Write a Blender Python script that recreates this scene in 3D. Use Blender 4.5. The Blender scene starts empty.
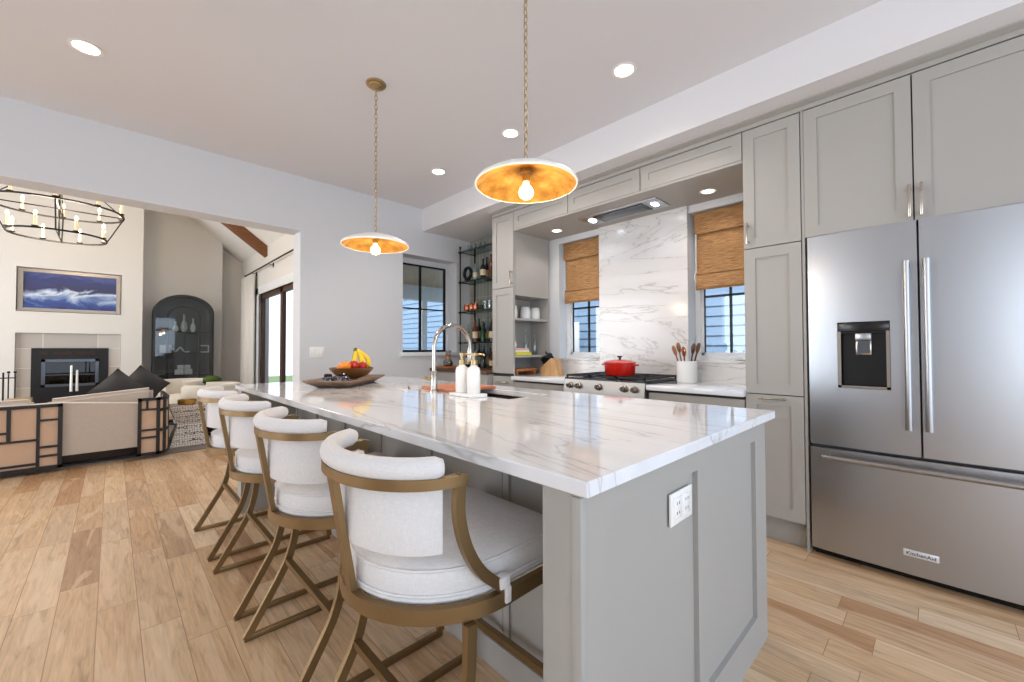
import bpy, bmesh, math, random
from mathutils import Vector, Matrix
random.seed(7)
S = bpy.context.scene
C = S.collection
PI = math.pi

# ------------------------------------------------------------------ camera
cam_d = bpy.data.cameras.new('camera'); cam = bpy.data.objects.new('camera', cam_d); C.objects.link(cam)
cam_d.sensor_width = 36.0; cam_d.lens = 412.79 / 1024 * 36.0; cam_d.clip_start = 0.02; cam_d.clip_end = 200
r_ = Vector((0.71826702, -0.69576263, -0.00261803)); u_ = Vector((-0.01201424, -0.0161649, 0.99979716)); f_ = Vector((0.69566382, 0.71808987, 0.01996977))
cam.matrix_world = Matrix(((r_.x, u_.x, -f_.x, 0), (r_.y, u_.y, -f_.y, 0), (r_.z, u_.z, -f_.z, 1.17), (0, 0, 0, 1)))
S.camera = cam

# ------------------------------------------------------------------ exposure, world
S.view_settings.view_transform = 'Standard'; S.view_settings.look = 'None'
S.view_settings.gamma = 1.0; S.view_settings.use_curve_mapping = False
S.view_settings.exposure = 0.48
S.cycles.max_bounces = 8; S.cycles.diffuse_bounces = 5; S.cycles.glossy_bounces = 4; S.cycles.transmission_bounces = 6
S.cycles.sample_clamp_indirect = 6.0; S.cycles.use_denoising = True
W = bpy.data.worlds.new('sky'); S.world = W; W.use_nodes = True
nt = W.node_tree; nt.nodes.clear()
tc = nt.nodes.new('ShaderNodeTexCoord'); sp = nt.nodes.new('ShaderNodeSeparateXYZ'); cr = nt.nodes.new('ShaderNodeValToRGB')
bgn = nt.nodes.new('ShaderNodeBackground'); wo = nt.nodes.new('ShaderNodeOutputWorld')
nt.links.new(tc.outputs['Generated'], sp.inputs[0]); nt.links.new(sp.outputs['Z'], cr.inputs[0]); nt.links.new(cr.outputs[0], bgn.inputs[0]); nt.links.new(bgn.outputs[0], wo.inputs[0])
cr.color_ramp.elements[0].position = 0.0; cr.color_ramp.elements[0].color = (0.88, 0.93, 1.0, 1)
cr.color_ramp.elements[1].position = 0.7; cr.color_ramp.elements[1].color = (0.72, 0.84, 1.0, 1)
bgn.inputs[1].default_value = 1.5

def area(name, loc, rot, sx, sy, power, col):
    d = bpy.data.lights.new(name, 'AREA'); d.shape = 'RECTANGLE'; d.size = sx; d.size_y = sy; d.energy = power; d.color = col
    o = bpy.data.objects.new(name, d); C.objects.link(o); o.location = loc; o.rotation_euler = rot
    return o
COOL = (0.82, 0.91, 1.0)
# daylight through the big windows behind the camera
area('window_daylight_left', (-4.38, -2.1, 1.45), (0, -PI/2, 0), 2.2, 1.2, 26, COOL)
area('window_daylight_left', (-4.38, 3.1, 1.45), (0, -PI/2, 0), 2.2, 1.6, 32, COOL)
area('window_daylight_rear', (0.4, -3.18, 1.45), (PI/2, 0, 0), 5.6, 2.2, 48, (0.52, 0.74, 1.0))
area('window_daylight_living', (-4.36, 7.3, 1.5), (0, -PI/2, 0), 2.2, 3.4, 105, (0.93, 0.96, 1.0))
sun_d = bpy.data.lights.new('sun', 'SUN'); sun_d.energy = 4.5; sun_d.angle = 0.5; sun_d.color = (1.0, 0.98, 0.95)
sun = bpy.data.objects.new('sun', sun_d); C.objects.link(sun); sun.rotation_euler = (math.radians(12), math.radians(-38), 0)

# ------------------------------------------------------------------ materials
def srgb(r, g, b):
    def f(c):
        c /= 255.0
        return c / 12.92 if c <= 0.04045 else ((c + 0.055) / 1.055) ** 2.4
    return (f(r), f(g), f(b), 1)
def mat(name, col, rough=0.5, metal=0.0, **k):
    m = bpy.data.materials.new(name); m.use_nodes = True
    b = m.node_tree.nodes['Principled BSDF']
    b.inputs['Base Color'].default_value = srgb(*col); b.inputs['Roughness'].default_value = rough; b.inputs['Metallic'].default_value = metal
    if 'spec' in k: b.inputs['Specular IOR Level'].default_value = k['spec']
    if 'trans' in k: b.inputs['Transmission Weight'].default_value = k['trans']
    if 'coat' in k: b.inputs['Coat Weight'].default_value = k['coat']; b.inputs['Coat Roughness'].default_value = 0.05
    if 'emit' in k: b.inputs['Emission Color'].default_value = srgb(*k.get('ecol', col)); b.inputs['Emission Strength'].default_value = k['emit']
    if 'sheen' in k: b.inputs['Sheen Weight'].default_value = k['sheen']
    return m
class N:
    """small node helper"""
    def __init__(s, m): s.t = m.node_tree; s.b = s.t.nodes['Principled BSDF']
    def n(s, k, **kw):
        x = s.t.nodes.new('ShaderNode' + k)
        for a, v in kw.items(): setattr(x, a, v)
        return x
    def l(s, a, b): s.t.links.new(a, b)
    def coord(s, scale=(1, 1, 1), rot=(0, 0, 0), out='Object'):
        c = s.n('TexCoord'); mp = s.n('Mapping'); mp.inputs['Scale'].default_value = scale; mp.inputs['Rotation'].default_value = rot
        s.l(c.outputs[out], mp.inputs[0]); return mp.outputs[0]
    def noise(s, v, scale, detail=4, rough=0.5, dist=0.0):
        x = s.n('TexNoise'); x.inputs['Scale'].default_value = scale; x.inputs['Detail'].default_value = detail
        x.inputs['Roughness'].default_value = rough; x.inputs['Distortion'].default_value = dist; s.l(v, x.inputs['Vector']); return x.outputs['Fac']
    def ramp(s, f, stops):
        r = s.n('ValToRGB'); e = r.color_ramp.elements
        while len(e) < len(stops): e.new(0.5)
        for i, (p, c) in enumerate(stops): e[i].position = p; e[i].color = c if len(c) == 4 else srgb(*c)
        s.l(f, r.inputs[0]); return r.outputs[0]
    def math(s, op, a, b=None):
        x = s.n('Math', operation=op)
        for i, v in enumerate((a, b)):
            if v is None: continue
            if isinstance(v, (int, float)): x.inputs[i].default_value = v
            else: s.l(v, x.inputs[i])
        return x.outputs[0]
    def mix(s, f, a, b, mode='MIX'):
        x = s.n('Mix', data_type='RGBA', blend_type=mode)
        for i, v in ((0, f), (6, a), (7, b)):
            if isinstance(v, (int, float)): x.inputs[i].default_value = v
            elif isinstance(v, tuple): x.inputs[i].default_value = v
            else: s.l(v, x.inputs[i])
        return x.outputs[2]
    def bump(s, h, strength=0.2, dist=0.01):
        x = s.n('Bump'); x.inputs['Strength'].default_value = strength; x.inputs['Distance'].default_value = dist
        s.l(h, x.inputs['Height']); s.l(x.outputs[0], s.b.inputs['Normal'])
    def col(s, c): s.l(c, s.b.inputs['Base Color'])
    def rough(s, c): s.l(c, s.b.inputs['Roughness'])

def wall_mat(name, c):
    m = mat(name, c, 0.75); n = N(m); v = n.coord(); n.bump(n.noise(v, 60, 3), 0.05, 0.004); return m
M = {}
M['wall'] = wall_mat('wall_paint', (210, 211, 214)); M['ceil'] = wall_mat('ceiling_paint', (222, 221, 223))
M['wallb'] = wall_mat('living_wall_paint', (218, 215, 210))
M['vault'] = wall_mat('vault_paint', (228, 226, 222))

def floor_mat():
    m = mat('oak_planks', (200, 160, 120), 0.38); n = N(m)
    c = n.n('TexCoord'); s = n.n('SeparateXYZ'); n.l(c.outputs['Object'], s.inputs[0])
    u = n.math('DIVIDE', s.outputs['X'], 0.133); row = n.math('FLOOR', u); fu = n.math('FRACT', u)
    wn = n.n('TexWhiteNoise', noise_dimensions='1D'); n.l(row, wn.inputs['W'])
    v = n.math('ADD', n.math('DIVIDE', s.outputs['Y'], 0.9), n.math('MULTIPLY', wn.outputs['Value'], 7.3)); colm = n.math('FLOOR', v); fv = n.math('FRACT', v)
    cb = n.n('CombineXYZ'); n.l(row, cb.inputs[0]); n.l(colm, cb.inputs[1])
    w2 = n.n('TexWhiteNoise', noise_dimensions='2D'); n.l(cb.outputs[0], w2.inputs['Vector'])
    base = n.ramp(w2.outputs['Value'], [(0.0, (196, 152, 112)), (0.2, (218, 180, 140)), (0.45, (232, 200, 162)), (0.68, (208, 168, 128)), (0.85, (238, 210, 176)), (1.0, (186, 146, 110))])
    # grain: stretched along the plank, shifted per plank
    off = n.n('CombineXYZ'); n.l(n.math('MULTIPLY', w2.outputs['Value'], 37.0), off.inputs[0]); n.l(n.math('MULTIPLY', w2.outputs['Value'], 91.0), off.inputs[1])
    add = n.n('VectorMath', operation='ADD'); n.l(c.outputs['Object'], add.inputs[0]); n.l(off.outputs[0], add.inputs[1])
    mp = n.n('Mapping'); mp.inputs['Scale'].default_value = (9.0, 1.1, 1); n.l(add.outputs[0], mp.inputs[0])
    g = n.noise(mp.outputs[0], 3.0, 7, 0.6, 1.6)
    base = n.mix(0.7, base, n.ramp(g, [(0.22, (150, 144, 140)), (0.42, (222, 220, 217)), (0.60, (244, 243, 240)), (0.8, (255, 255, 255))]), 'MULTIPLY')
    mp3 = n.n('Mapping'); mp3.inputs['Scale'].default_value = (60.0, 2.0, 1); n.l(add.outputs[0], mp3.inputs[0])
    base = n.mix(0.5, base, n.ramp(n.noise(mp3.outputs[0], 2.0, 4, 0.6, 0.5), [(0.3, (214, 208, 202)), (0.6, (255, 255, 255))]), 'MULTIPLY')
    mp2 = n.n('Mapping'); mp2.inputs['Scale'].default_value = (5.0, 0.55, 1); n.l(add.outputs[0], mp2.inputs[0])
    sap = n.noise(mp2.outputs[0], 1.5, 3, 0.5, 1.2)
    base = n.mix(n.ramp(sap, [(0.56, (0, 0, 0)), (0.59, (165, 165, 165))]), base, srgb(228, 203, 172))
    kn = n.noise(mp2.outputs[0], 3.3, 5, 0.6, 0.6)
    base = n.mix(n.ramp(kn, [(0.70, (0, 0, 0)), (0.78, (200, 200, 200))]), base, srgb(120, 88, 66))
    e1 = n.math('LESS_THAN', n.math('ABSOLUTE', n.math('SUBTRACT', fu, 0.5)), 0.490)
    e2 = n.math('LESS_THAN', n.math('ABSOLUTE', n.math('SUBTRACT', fv, 0.5)), 0.4985)
    seam = n.math('MULTIPLY', e1, e2)
    base = n.mix(seam, srgb(158, 120, 90), base)
    n.col(base); n.rough(n.ramp(g, [(0.3, (0.45,) * 3 + (1,)), (0.8, (0.32,) * 3 + (1,))])); n.bump(n.math('ADD', n.math('MULTIPLY', seam, 1.0), n.math('MULTIPLY', g, 0.15)), 0.25, 0.002)
    return m
M['floor'] = floor_mat()

M['rsteel'] = mat('range_steel', (150, 145, 140), 0.32, 1.0)
def marble(name, rot, scl, cw=(236, 235, 233), cg=(176, 176, 176), cb=(208, 203, 198), vein=1.0, rough=0.06):
    m = mat(name, cw, rough, coat=0.3 if rough < .1 else 0.0); n = N(m)
    v = n.coord(scl, rot)
    a = n.noise(v, 1.1, 6, 0.55, 1.4); d = n.math('ABSOLUTE', n.math('SUBTRACT', a, 0.5))
    line = n.ramp(d, [(0.0, (255, 255, 255)), (0.010 * vein, (90, 90, 90)), (0.07 * vein, (0, 0, 0))])
    a2 = n.noise(v, 2.7, 8, 0.6, 0.8); d2 = n.math('ABSOLUTE', n.math('SUBTRACT', a2, 0.47))
    line2 = n.ramp(d2, [(0.0, (64, 64, 64)), (0.035 * vein, (0, 0, 0))])
    soft = n.noise(v, 0.8, 3, 0.5, 1.0)
    b = n.mix(n.ramp(soft, [(0.42, (0, 0, 0)), (0.62, (190, 190, 190))]), srgb(*cw), srgb(*cb))
    b = n.mix(line, b, srgb(*cg)); b = n.mix(line2, b, srgb(*cg)); n.col(b); return m
M['marble'] = marble('quartzite', (0, 0, -0.45), (2.4, 0.45, 1.5), cw=(236, 239, 244), cg=(196, 197, 199), cb=(222, 223, 226))
M['slab'] = marble('marble_slab', (0.22, 0, 0), (1.0, 0.6, 2.6), cw=(220, 218, 217), cg=(180, 175, 171), cb=(198, 194, 192), vein=0.8, rough=0.16)

M['cab'] = mat('cabinet_paint', (167, 164, 159), 0.5)
M['cabin'] = mat('cabinet_interior', (150, 147, 142), 0.6)
M['gap'] = mat('shadow_gap_backing', (60, 58, 55), 0.8)  # dark colour stands in for the shade in gaps between doors
def steel():
    m = mat('brushed_steel', (180, 183, 188), 0.3, 1.0); n = N(m)
    v = n.coord((1, 60, 1)); g = n.noise(v, 3, 2)
    n.rough(n.ramp(g, [(0.3, (0.29,) * 3 + (1,)), (0.7, (0.33,) * 3 + (1,))])); return m
M['steel'] = steel()
M['chrome'] = mat('polished_nickel', (184, 177, 168), 0.2, 1.0)
M['handle'] = mat('brushed_nickel', (190, 180, 168), 0.25, 1.0)
M['fhandle'] = mat('fridge_handle_steel', (168, 166, 166), 0.28, 1.0)
M['black'] = mat('black_plastic', (18, 18, 20), 0.2)
M['blackm'] = mat('black_metal', (26, 25, 25), 0.45, 0.3)
M['iron'] = mat('cast_iron', (38, 38, 40), 0.55)
M['darksteel'] = mat('dark_steel_panel', (92, 96, 102), 0.3, 0.8)
M['brass'] = mat('antique_brass', (140, 115, 80), 0.4, 0.8)
M['brassl'] = mat('light_brass', (186, 162, 120), 0.32, 0.9)
def goldleaf():
    m = mat('gold_leaf', (214, 150, 60), 0.42, 0.75); n = N(m); v = n.coord(); g = n.noise(v, 14, 5, 0.6)
    n.col(n.ramp(g, [(0.3, (138, 92, 34)), (0.55, (190, 140, 64)), (0.75, (212, 170, 98))])); return m
M['gold'] = goldleaf()
M['whitemat'] = mat('white_enamel', (238, 236, 232), 0.4)
M['white'] = mat('white_ceramic', (240, 239, 237), 0.2)
M['frame'] = mat('white_window_frame', (226, 228, 230), 0.4)
def fabric(name, c, sc=900, var=0.06):
    m = mat(name, c, 0.92, sheen=0.2); n = N(m)
    a = n.noise(n.coord((1, 1, 8)), 70, 2); b = n.noise(n.coord((8, 8, 1)), 70, 2); g = n.math('ADD', n.math('MULTIPLY', a, 0.5), n.math('MULTIPLY', b, 0.5))
    dk = tuple(int(x * (1 - var * 2)) for x in c); lt = tuple(min(255, int(x * (1 + var))) for x in c)
    n.col(n.ramp(g, [(0.2, dk), (0.8, lt)])); n.bump(g, 0.08, 0.001); return m
M['linen'] = fabric('white_linen', (226, 223, 221), var=.04); M['sofa'] = fabric('oatmeal_fabric', (204, 190, 176))
M['charcoal'] = fabric('charcoal_fabric', (56, 54, 54)); M['cream'] = fabric('cream_fabric', (218, 210, 196)); M['curtain'] = fabric('white_curtain_linen', (226, 222, 215), var=0.02)
M['rug'] = fabric('grey_rug', (128, 112, 102), var=0.2)
M['espresso'] = mat('espresso_wood', (26, 18, 16), 0.45)
def cane():
    m = mat('woven_cane', (205, 165, 130), 0.7); n = N(m); v = n.coord((110, 110, 110)); c = n.n('TexChecker'); c.inputs['Scale'].default_value = 1.0; n.l(v, c.inputs['Vector'])
    c.inputs['Color1'].default_value = srgb(220, 188, 160); c.inputs['Color2'].default_value = srgb(206, 172, 144); n.col(c.outputs[0]); return m
M['cane'] = cane()
def wood(name, c1, c2, sc=(1, 12, 12), rough=0.5):
    m = mat(name, c1, rough); n = N(m); g = n.noise(n.coord(sc), 3, 6, 0.6, 1.0); n.col(n.ramp(g, [(0.3, c2), (0.7, c1)])); return m
M['beam'] = wood('stained_beam', (134, 84, 44), (96, 56, 28), (3, 20, 20)); M['wood'] = wood('maple', (212, 170, 120), (184, 138, 90), (8, 8, 2))
M['board'] = wood('cutting_board_wood', (186, 122, 76), (150, 90, 52), (2, 14, 14)); M['darkwood'] = wood('walnut', (110, 76, 52), (72, 46, 30), (14, 2, 14))
M['traywood'] = wood('weathered_wood', (150, 124, 102), (112, 88, 70), (3, 20, 20)); M['spoon'] = wood('olive_wood', (176, 122, 82), (128, 80, 50), (10, 10, 2))
M['doorwood'] = wood('dark_door_wood', (92, 66, 52), (66, 46, 36), (10, 10, 1))
M['porch'] = wood('porch_ceiling_boards', (204, 178, 146), (176, 150, 120), (1, 10, 1))
def bamboo():
    m = mat('woven_bamboo', (180, 120, 62), 0.75); n = N(m); v = n.coord((1, 2.2, 30)); g = n.noise(v, 5, 6, 0.75, 0.3)
    st = n.noise(n.coord((1, 40, 3)), 1, 2)
    c = n.ramp(g, [(0.30, (88, 60, 36)), (0.45, (150, 108, 66)), (0.60, (182, 138, 90)), (0.75, (206, 168, 122))]); n.col(c); n.bump(g, 0.5, 0.004)
    return m
M['bamboo'] = bamboo(); 
M['red'] = mat('red_enamel', (206, 32, 18), 0.12, coat=0.6); M['bulb'] = mat('lit_bulb', (255, 226, 170), 0.3, emit=5, ecol=(255, 214, 150))
M['led'] = mat('lit_led_lens', (255, 244, 226), 0.4, emit=9, ecol=(255, 240, 220)); M['ledcool'] = mat('lit_hood_led', (240, 246, 255), 0.4, emit=12, ecol=(236, 244, 255))
M['flame'] = mat('lit_candle_bulb', (255, 230, 180), 0.3, emit=18, ecol=(255, 224, 170)); M['candle'] = mat('ivory_candle', (236, 216, 176), 0.5, emit=0.35, ecol=(255, 220, 160))
def glass(name, c=(255, 255, 255), a=0.12, rough=0.02):
    m = bpy.data.materials.new(name); m.use_nodes = True; t = m.node_tree; t.nodes.clear()
    o = t.nodes.new('ShaderNodeOutputMaterial'); tr = t.nodes.new('ShaderNodeBsdfTransparent'); g = t.nodes.new('ShaderNodeBsdfGlossy'); mx = t.nodes.new('ShaderNodeMixShader')
    tr.inputs[0].default_value = srgb(*c); g.inputs['Roughness'].default_value = rough; mx.inputs[0].default_value = a
    t.links.new(tr.outputs[0], mx.inputs[1]); t.links.new(g.outputs[0], mx.inputs[2]); t.links.new(mx.outputs[0], o.inputs[0]); return m
M['pane'] = glass('window_glass', (250, 252, 255), 0.06); M['shelfglass'] = glass('shelf_glass', (228, 236, 234), 0.12); M['clear'] = glass('clear_glassware', (232, 238, 238), 0.16)
M['dglass'] = glass('cabinet_door_glass', (232, 236, 238), 0.045)
M['amber'] = mat('amber_bottle', (94, 44, 18), 0.08); M['greeng'] = mat('green_bottle', (34, 66, 44), 0.08); M['darkg'] = mat('dark_bottle', (30, 32, 40), 0.06); M['blueg'] = mat('pale_blue_bottle', (120, 146, 156), 0.08)
M['copper'] = mat('copper', (202, 128, 96), 0.22, 0.9); M['leaf'] = mat('green_leaves', (84, 118, 48), 0.5); M['moss'] = mat('moss', (70, 92, 30), 0.95)
M['ban'] = mat('banana_skin', (236, 200, 40), 0.5); M['bang'] = mat('green_banana_skin', (128, 170, 50), 0.5); M['stem'] = mat('banana_stem', (92, 90, 40), 0.7)
M['orange'] = mat('orange_peel', (236, 138, 34), 0.45); M['apple'] = mat('red_apple_skin', (178, 42, 34), 0.25); M['bowlw'] = mat('acacia_bowl', (110, 72, 36), 0.35)
M['paper_y'] = mat('yellow_book_cover', (216, 206, 60), 0.5); M['paper_p'] = mat('pink_book_cover', (222, 176, 168), 0.5); M['paper'] = mat('white_pages', (232, 228, 218), 0.7)
def siding():
    m = mat('blue_lap_siding', (118, 142, 166), 0.6); n = N(m); return m
M['siding'] = siding(); M['grass'] = mat('lawn', (96, 116, 70), 0.9); M['conc'] = mat('porch_concrete', (150, 150, 148), 0.8)
def tile(name, c, w, h, axis):
    m = mat(name, c, 0.2); n = N(m); b = n.n('TexBrick'); b.inputs['Scale'].default_value = 1.0
    b.offset = 0.0 if axis == 'v' else 0.5; b.inputs['Brick Width'].default_value = w; b.inputs['Row Height'].default_value = h; b.inputs['Mortar Size'].default_value = 0.004
    b.inputs['Color1'].default_value = srgb(*c); b.inputs['Color2'].default_value = srgb(*[int(x * 0.9) for x in c]); b.inputs['Mortar'].default_value = srgb(*[min(255, int(x * 1.15)) for x in c])
    s = n.n('SeparateXYZ'); cc = n.n('TexCoord'); n.l(cc.outputs['Object'], s.inputs[0]); cb = n.n('CombineXYZ')
    n.l(s.outputs['Y' if axis == 'v' else 'X'], cb.inputs[0]); n.l(s.outputs['Z'], cb.inputs[1]); n.l(cb.outputs[0], b.inputs['Vector']); n.col(b.outputs['Color']); return m
M['bartile'] = tile('stacked_grey_tile', (150, 150, 142), 0.065, 0.3, 'v'); M['fptile'] = tile('limestone_tile', (186, 176, 164), 0.6, 0.3, 'h')
def art():
    m = mat('abstract_seascape', (40, 50, 110), 0.5); n = N(m); c = n.n('TexCoord'); s = n.n('SeparateXYZ'); n.l(c.outputs['Object'], s.inputs[0])
    w = n.noise(n.coord((1.6, 1, 3)), 1.6, 5, 0.6, 1.2)
    h = n.math('ADD', s.outputs['Z'], n.math('MULTIPLY', n.math('SUBTRACT', w, 0.5), 0.55))
    b = n.ramp(n.math('DIVIDE', h, 0.6), [(0.02, (34, 44, 110)), (0.20, (52, 82, 150)), (0.34, (150, 172, 206)), (0.42, (214, 222, 232)), (0.50, (120, 140, 180)), (0.56, (46, 48, 86)), (0.80, (44, 54, 112)), (0.97, (70, 84, 140))])
    n.col(b); return m
M['art'] = art()
M['silver'] = mat('silver_frame', (150, 142, 134), 0.35, 0.6)
def mosaic():
    m = mat('bone_inlay', (200, 195, 188), 0.4); n = N(m); v = n.n('TexVoronoi', feature='DISTANCE_TO_EDGE'); v.inputs['Scale'].default_value = 40; v.inputs['Randomness'].default_value = 0.5
    n.l(n.coord(), v.inputs['Vector']); n.col(n.ramp(v.outputs['Distance'], [(0.04, (92, 82, 74)), (0.09, (232, 227, 221))])); return m
M['mosaic'] = mosaic(); M['cabblack'] = mat('black_cabinet', (34, 36, 38), 0.4); M['cabback'] = mat('charcoal_cabinet_back', (104, 106, 108), 0.6)
M['firebrick'] = mat('firebox_lining', (50, 34, 28), 0.8); M['label'] = mat('cream_label', (214, 196, 160), 0.6)

# ------------------------------------------------------------------ mesh helpers
class B:
    def __init__(s): s.bm = bmesh.new()
    def box(s, x0, x1, y0, y1, z0, z1, bev=0.0, seg=2):
        x0, x1 = sorted((x0, x1)); y0, y1 = sorted((y0, y1)); z0, z1 = sorted((z0, z1))
        vs = [s.bm.verts.new(p) for p in ((x0, y0, z0), (x1, y0, z0), (x1, y1, z0), (x0, y1, z0), (x0, y0, z1), (x1, y0, z1), (x1, y1, z1), (x0, y1, z1))]
        fs = [s.bm.faces.new([vs[i] for i in f]) for f in ((0, 3, 2, 1), (4, 5, 6, 7), (0, 1, 5, 4), (1, 2, 6, 5), (2, 3, 7, 6), (3, 0, 4, 7))]
        if bev > 0:
            es = list({e for f in fs for e in f.edges})
            bmesh.ops.bevel(s.bm, geom=es, offset=bev, segments=seg, profile=0.5, affect='EDGES')
        return s
    def poly(s, pts, d):
        """prism: polygon pts extruded by vector d"""
        d = Vector(d); a = [s.bm.verts.new(p) for p in pts]; b = [s.bm.verts.new(Vector(p) + d) for p in pts]; n = len(a)
        s.bm.faces.new(a[::-1]); s.bm.faces.new(b)
        for i in range(n): s.bm.faces.new((a[i], a[(i + 1) % n], b[(i + 1) % n], b[i]))
        return s
    def lathe(s, prof, c=(0, 0, 0), n=24, axis='z', sx=1, sy=1):
        rings = []
        for r, z in prof:
            if r < 1e-5:
                p = (0, 0, z); rings.append([p])
            else: rings.append([(r * math.cos(2 * PI * i / n) * sx, r * math.sin(2 * PI * i / n) * sy, z) for i in range(n)])
        def tr(p):
            if axis == 'x': p = (p[2], p[0], p[1])
            if axis == 'y': p = (p[0], p[2], p[1])
            return (p[0] + c[0], p[1] + c[1], p[2] + c[2])
        V = [[s.bm.verts.new(tr(p)) for p in rg] for rg in rings]
        for a, b in zip(V, V[1:]):
            if len(a) == 1 and len(b) == 1: continue
            for i in range(n):
                j = (i + 1) % n
                if len(a) == 1: s.bm.faces.new((a[0], b[j], b[i]))
                elif len(b) == 1: s.bm.faces.new((a[i], a[j], b[0]))
                else: s.bm.faces.new((a[i], a[j], b[j], b[i]))
        return s
    def sweep(s, pts, sec, up=(0, 0, 1), closed=False, caps=True, scale=None):
        """sweep a closed cross-section sec [(side, up)] along pts"""
        pts = [Vector(p) for p in pts]; n = len(pts); up = Vector(up); rings = []
        for i, p in enumerate(pts):
            if closed: t = pts[(i + 1) % n] - pts[i - 1]
            else: t = (pts[i + 1] if i < n - 1 else p) - (pts[i - 1] if i > 0 else p)
            t.normalize()
            sd = t.cross(up)
            if sd.length < 1e-4: sd = t.cross(Vector((1, 0, 0)))
            sd.normalize(); uu = sd.cross(t).normalized(); k = scale[i] if scale else 1.0
            m = 1.0
            if (0 < i < n - 1) or closed:   # keep width through corners
                a = (pts[i] - pts[i - 1]).normalized(); m = 1.0 / max(0.5, a.dot(t))
            rings.append([s.bm.verts.new(p + sd * (x * k) + uu * (y * k)) for x, y in sec])
        q = len(sec)
        for i in range(n if closed else n - 1):
            a, b = rings[i], rings[(i + 1) % n]
            for j in range(q): s.bm.faces.new((a[j], a[(j + 1) % q], b[(j + 1) % q], b[j]))
        if caps and not closed: s.bm.faces.new(rings[0][::-1]); s.bm.faces.new(rings[-1])
        return s
    def tube(s, pts, r, n=10, **k): return s.sweep(pts, circ(r, n), **k)
    def bar(s, pts, w, h, **k): return s.sweep(pts, [(-w / 2, -h / 2), (w / 2, -h / 2), (w / 2, h / 2), (-w / 2, h / 2)], **k)
    def ball(s, c, r, sx=1, sy=1, sz=1, n=16):
        m = max(5, n // 2)
        return s.lathe([(r * math.sin(PI * i / m), -r * sz * math.cos(PI * i / m)) for i in range(m + 1)], c, n, sx=sx, sy=sy)
    def xf(s, mtx): bmesh.ops.transform(s.bm, matrix=mtx, verts=s.bm.verts); return s
def circ(r, n=10, ry=None): return [(r * math.cos(2 * PI * i / n), (ry or r) * math.sin(2 * PI * i / n)) for i in range(n)]
def bez(p, n=12):
    """smooth curve through control points (Catmull-Rom)"""
    p = [Vector(a) for a in p]; q = [p[0] * 2 - p[1]] + p + [p[-1] * 2 - p[-2]]; out = []
    for i in range(1, len(q) - 2):
        for k in range(n):
            t = k / n; a, b, c, d = q[i - 1:i + 3]
            out.append(0.5 * ((2 * b) + (c - a) * t + (2 * a - 5 * b + 4 * c - d) * t * t + (3 * b - a - 3 * c + d) * t ** 3))
    return out + [p[-1]]

def wloc(o):
    v = Vector((0, 0, 0))
    while o: v += o.location; o = o.parent
    return v
def obj(name, b, m, parent=None, ang=38, mats=None):
    me = bpy.data.meshes.new(name); bm = b.bm
    bmesh.ops.recalc_face_normals(bm, faces=bm.faces)
    if parent is not None: off = wloc(parent)
    else:
        xs = [v.co for v in bm.verts]; off = Vector(((min(v.x for v in xs) + max(v.x for v in xs)) / 2, (min(v.y for v in xs) + max(v.y for v in xs)) / 2, min(v.z for v in xs)))
    bmesh.ops.translate(bm, verts=bm.verts, vec=-off)
    bm.to_mesh(me); bm.free()
    for p in me.polygons: p.use_smooth = True
    me.set_sharp_from_angle(angle=math.radians(ang))
    me.materials.append(m)
    o = bpy.data.objects.new(name, me); C.objects.link(o)
    if parent is not None: o.parent = parent
    else: o.location = off
    return o
def tag(o, label, cat, group=None, kind=None):
    o['label'] = label; o['category'] = cat
    if group: o['group'] = group
    if kind: o['kind'] = kind
    return o
def thing(name, label, cat, loc, group=None):
    o = bpy.data.objects.new(name, None); C.objects.link(o); o.location = loc; o.empty_display_size = 0.05
    return tag(o, label, cat, group)
def struct(name, b, m, parent=None, **k):
    o = obj(name, b, m, parent, **k)
    if parent is None: o['kind'] = 'structure'
    return o
def dup(o, loc=None, rz=None, label=None, parent=None):
    c = o.copy(); C.objects.link(c)
    if parent is not None: c.parent = parent
    if loc is not None: c.location = loc
    if rz is not None: c.rotation_euler = (0, 0, rz)
    if label: c['label'] = label
    for ch in list(o.children): dup(ch, parent=c)
    return c
def ref(o, base_z=None): return o

def shaker(b, face, p, u0, u1, v0, v1, t=0.02, fr=0.062, rec=0.009):
    """shaker panel. face 'x-': front at x=p facing -X, u=Y; 'y-': front at y=p facing -Y, u=X; 'x+': front at x=p facing +X"""
    def q(a0, a1, c0, c1, d0, d1):
        if face == 'x-': b.box(p + d0, p + d1, a0, a1, c0, c1)
        elif face == 'x+': b.box(p - d1, p - d0, a0, a1, c0, c1)
        else: b.box(a0, a1, p + d0, p + d1, c0, c1)
    q(u0, u0 + fr, v0, v1, 0, t); q(u1 - fr, u1, v0, v1, 0, t)
    q(u0 + fr, u1 - fr, v0, v0 + fr, 0, t); q(u0 + fr, u1 - fr, v1 - fr, v1, 0, t)
    q(u0 + fr, u1 - fr, v0 + fr, v1 - fr, rec, t)
    return b
def pull(b, x, y, z, L, vert=True, w=0.011, st=0.03):
    """bar pull on a face at x, facing -X, centred at y, z"""
    h = L / 2
    if vert:
        b.box(x - st - w, x - st, y - w / 2, y + w / 2, z - h, z + h, 0.003)
        for s in (-1, 1): b.box(x - st - 0.001, x + 0.001, y - w / 2, y + w / 2, z + s * (h - 0.02) - w / 2, z + s * (h - 0.02) + w / 2)
    else:
        b.box(x - st - w, x - st, y - h, y + h, z - w / 2, z + w / 2, 0.003)
        for s in (-1, 1): b.box(x - st - 0.001, x + 0.001, y + s * (h - 0.02) - w / 2, y + s * (h - 0.02) + w / 2, z - w / 2, z + w / 2)
    return b

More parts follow.
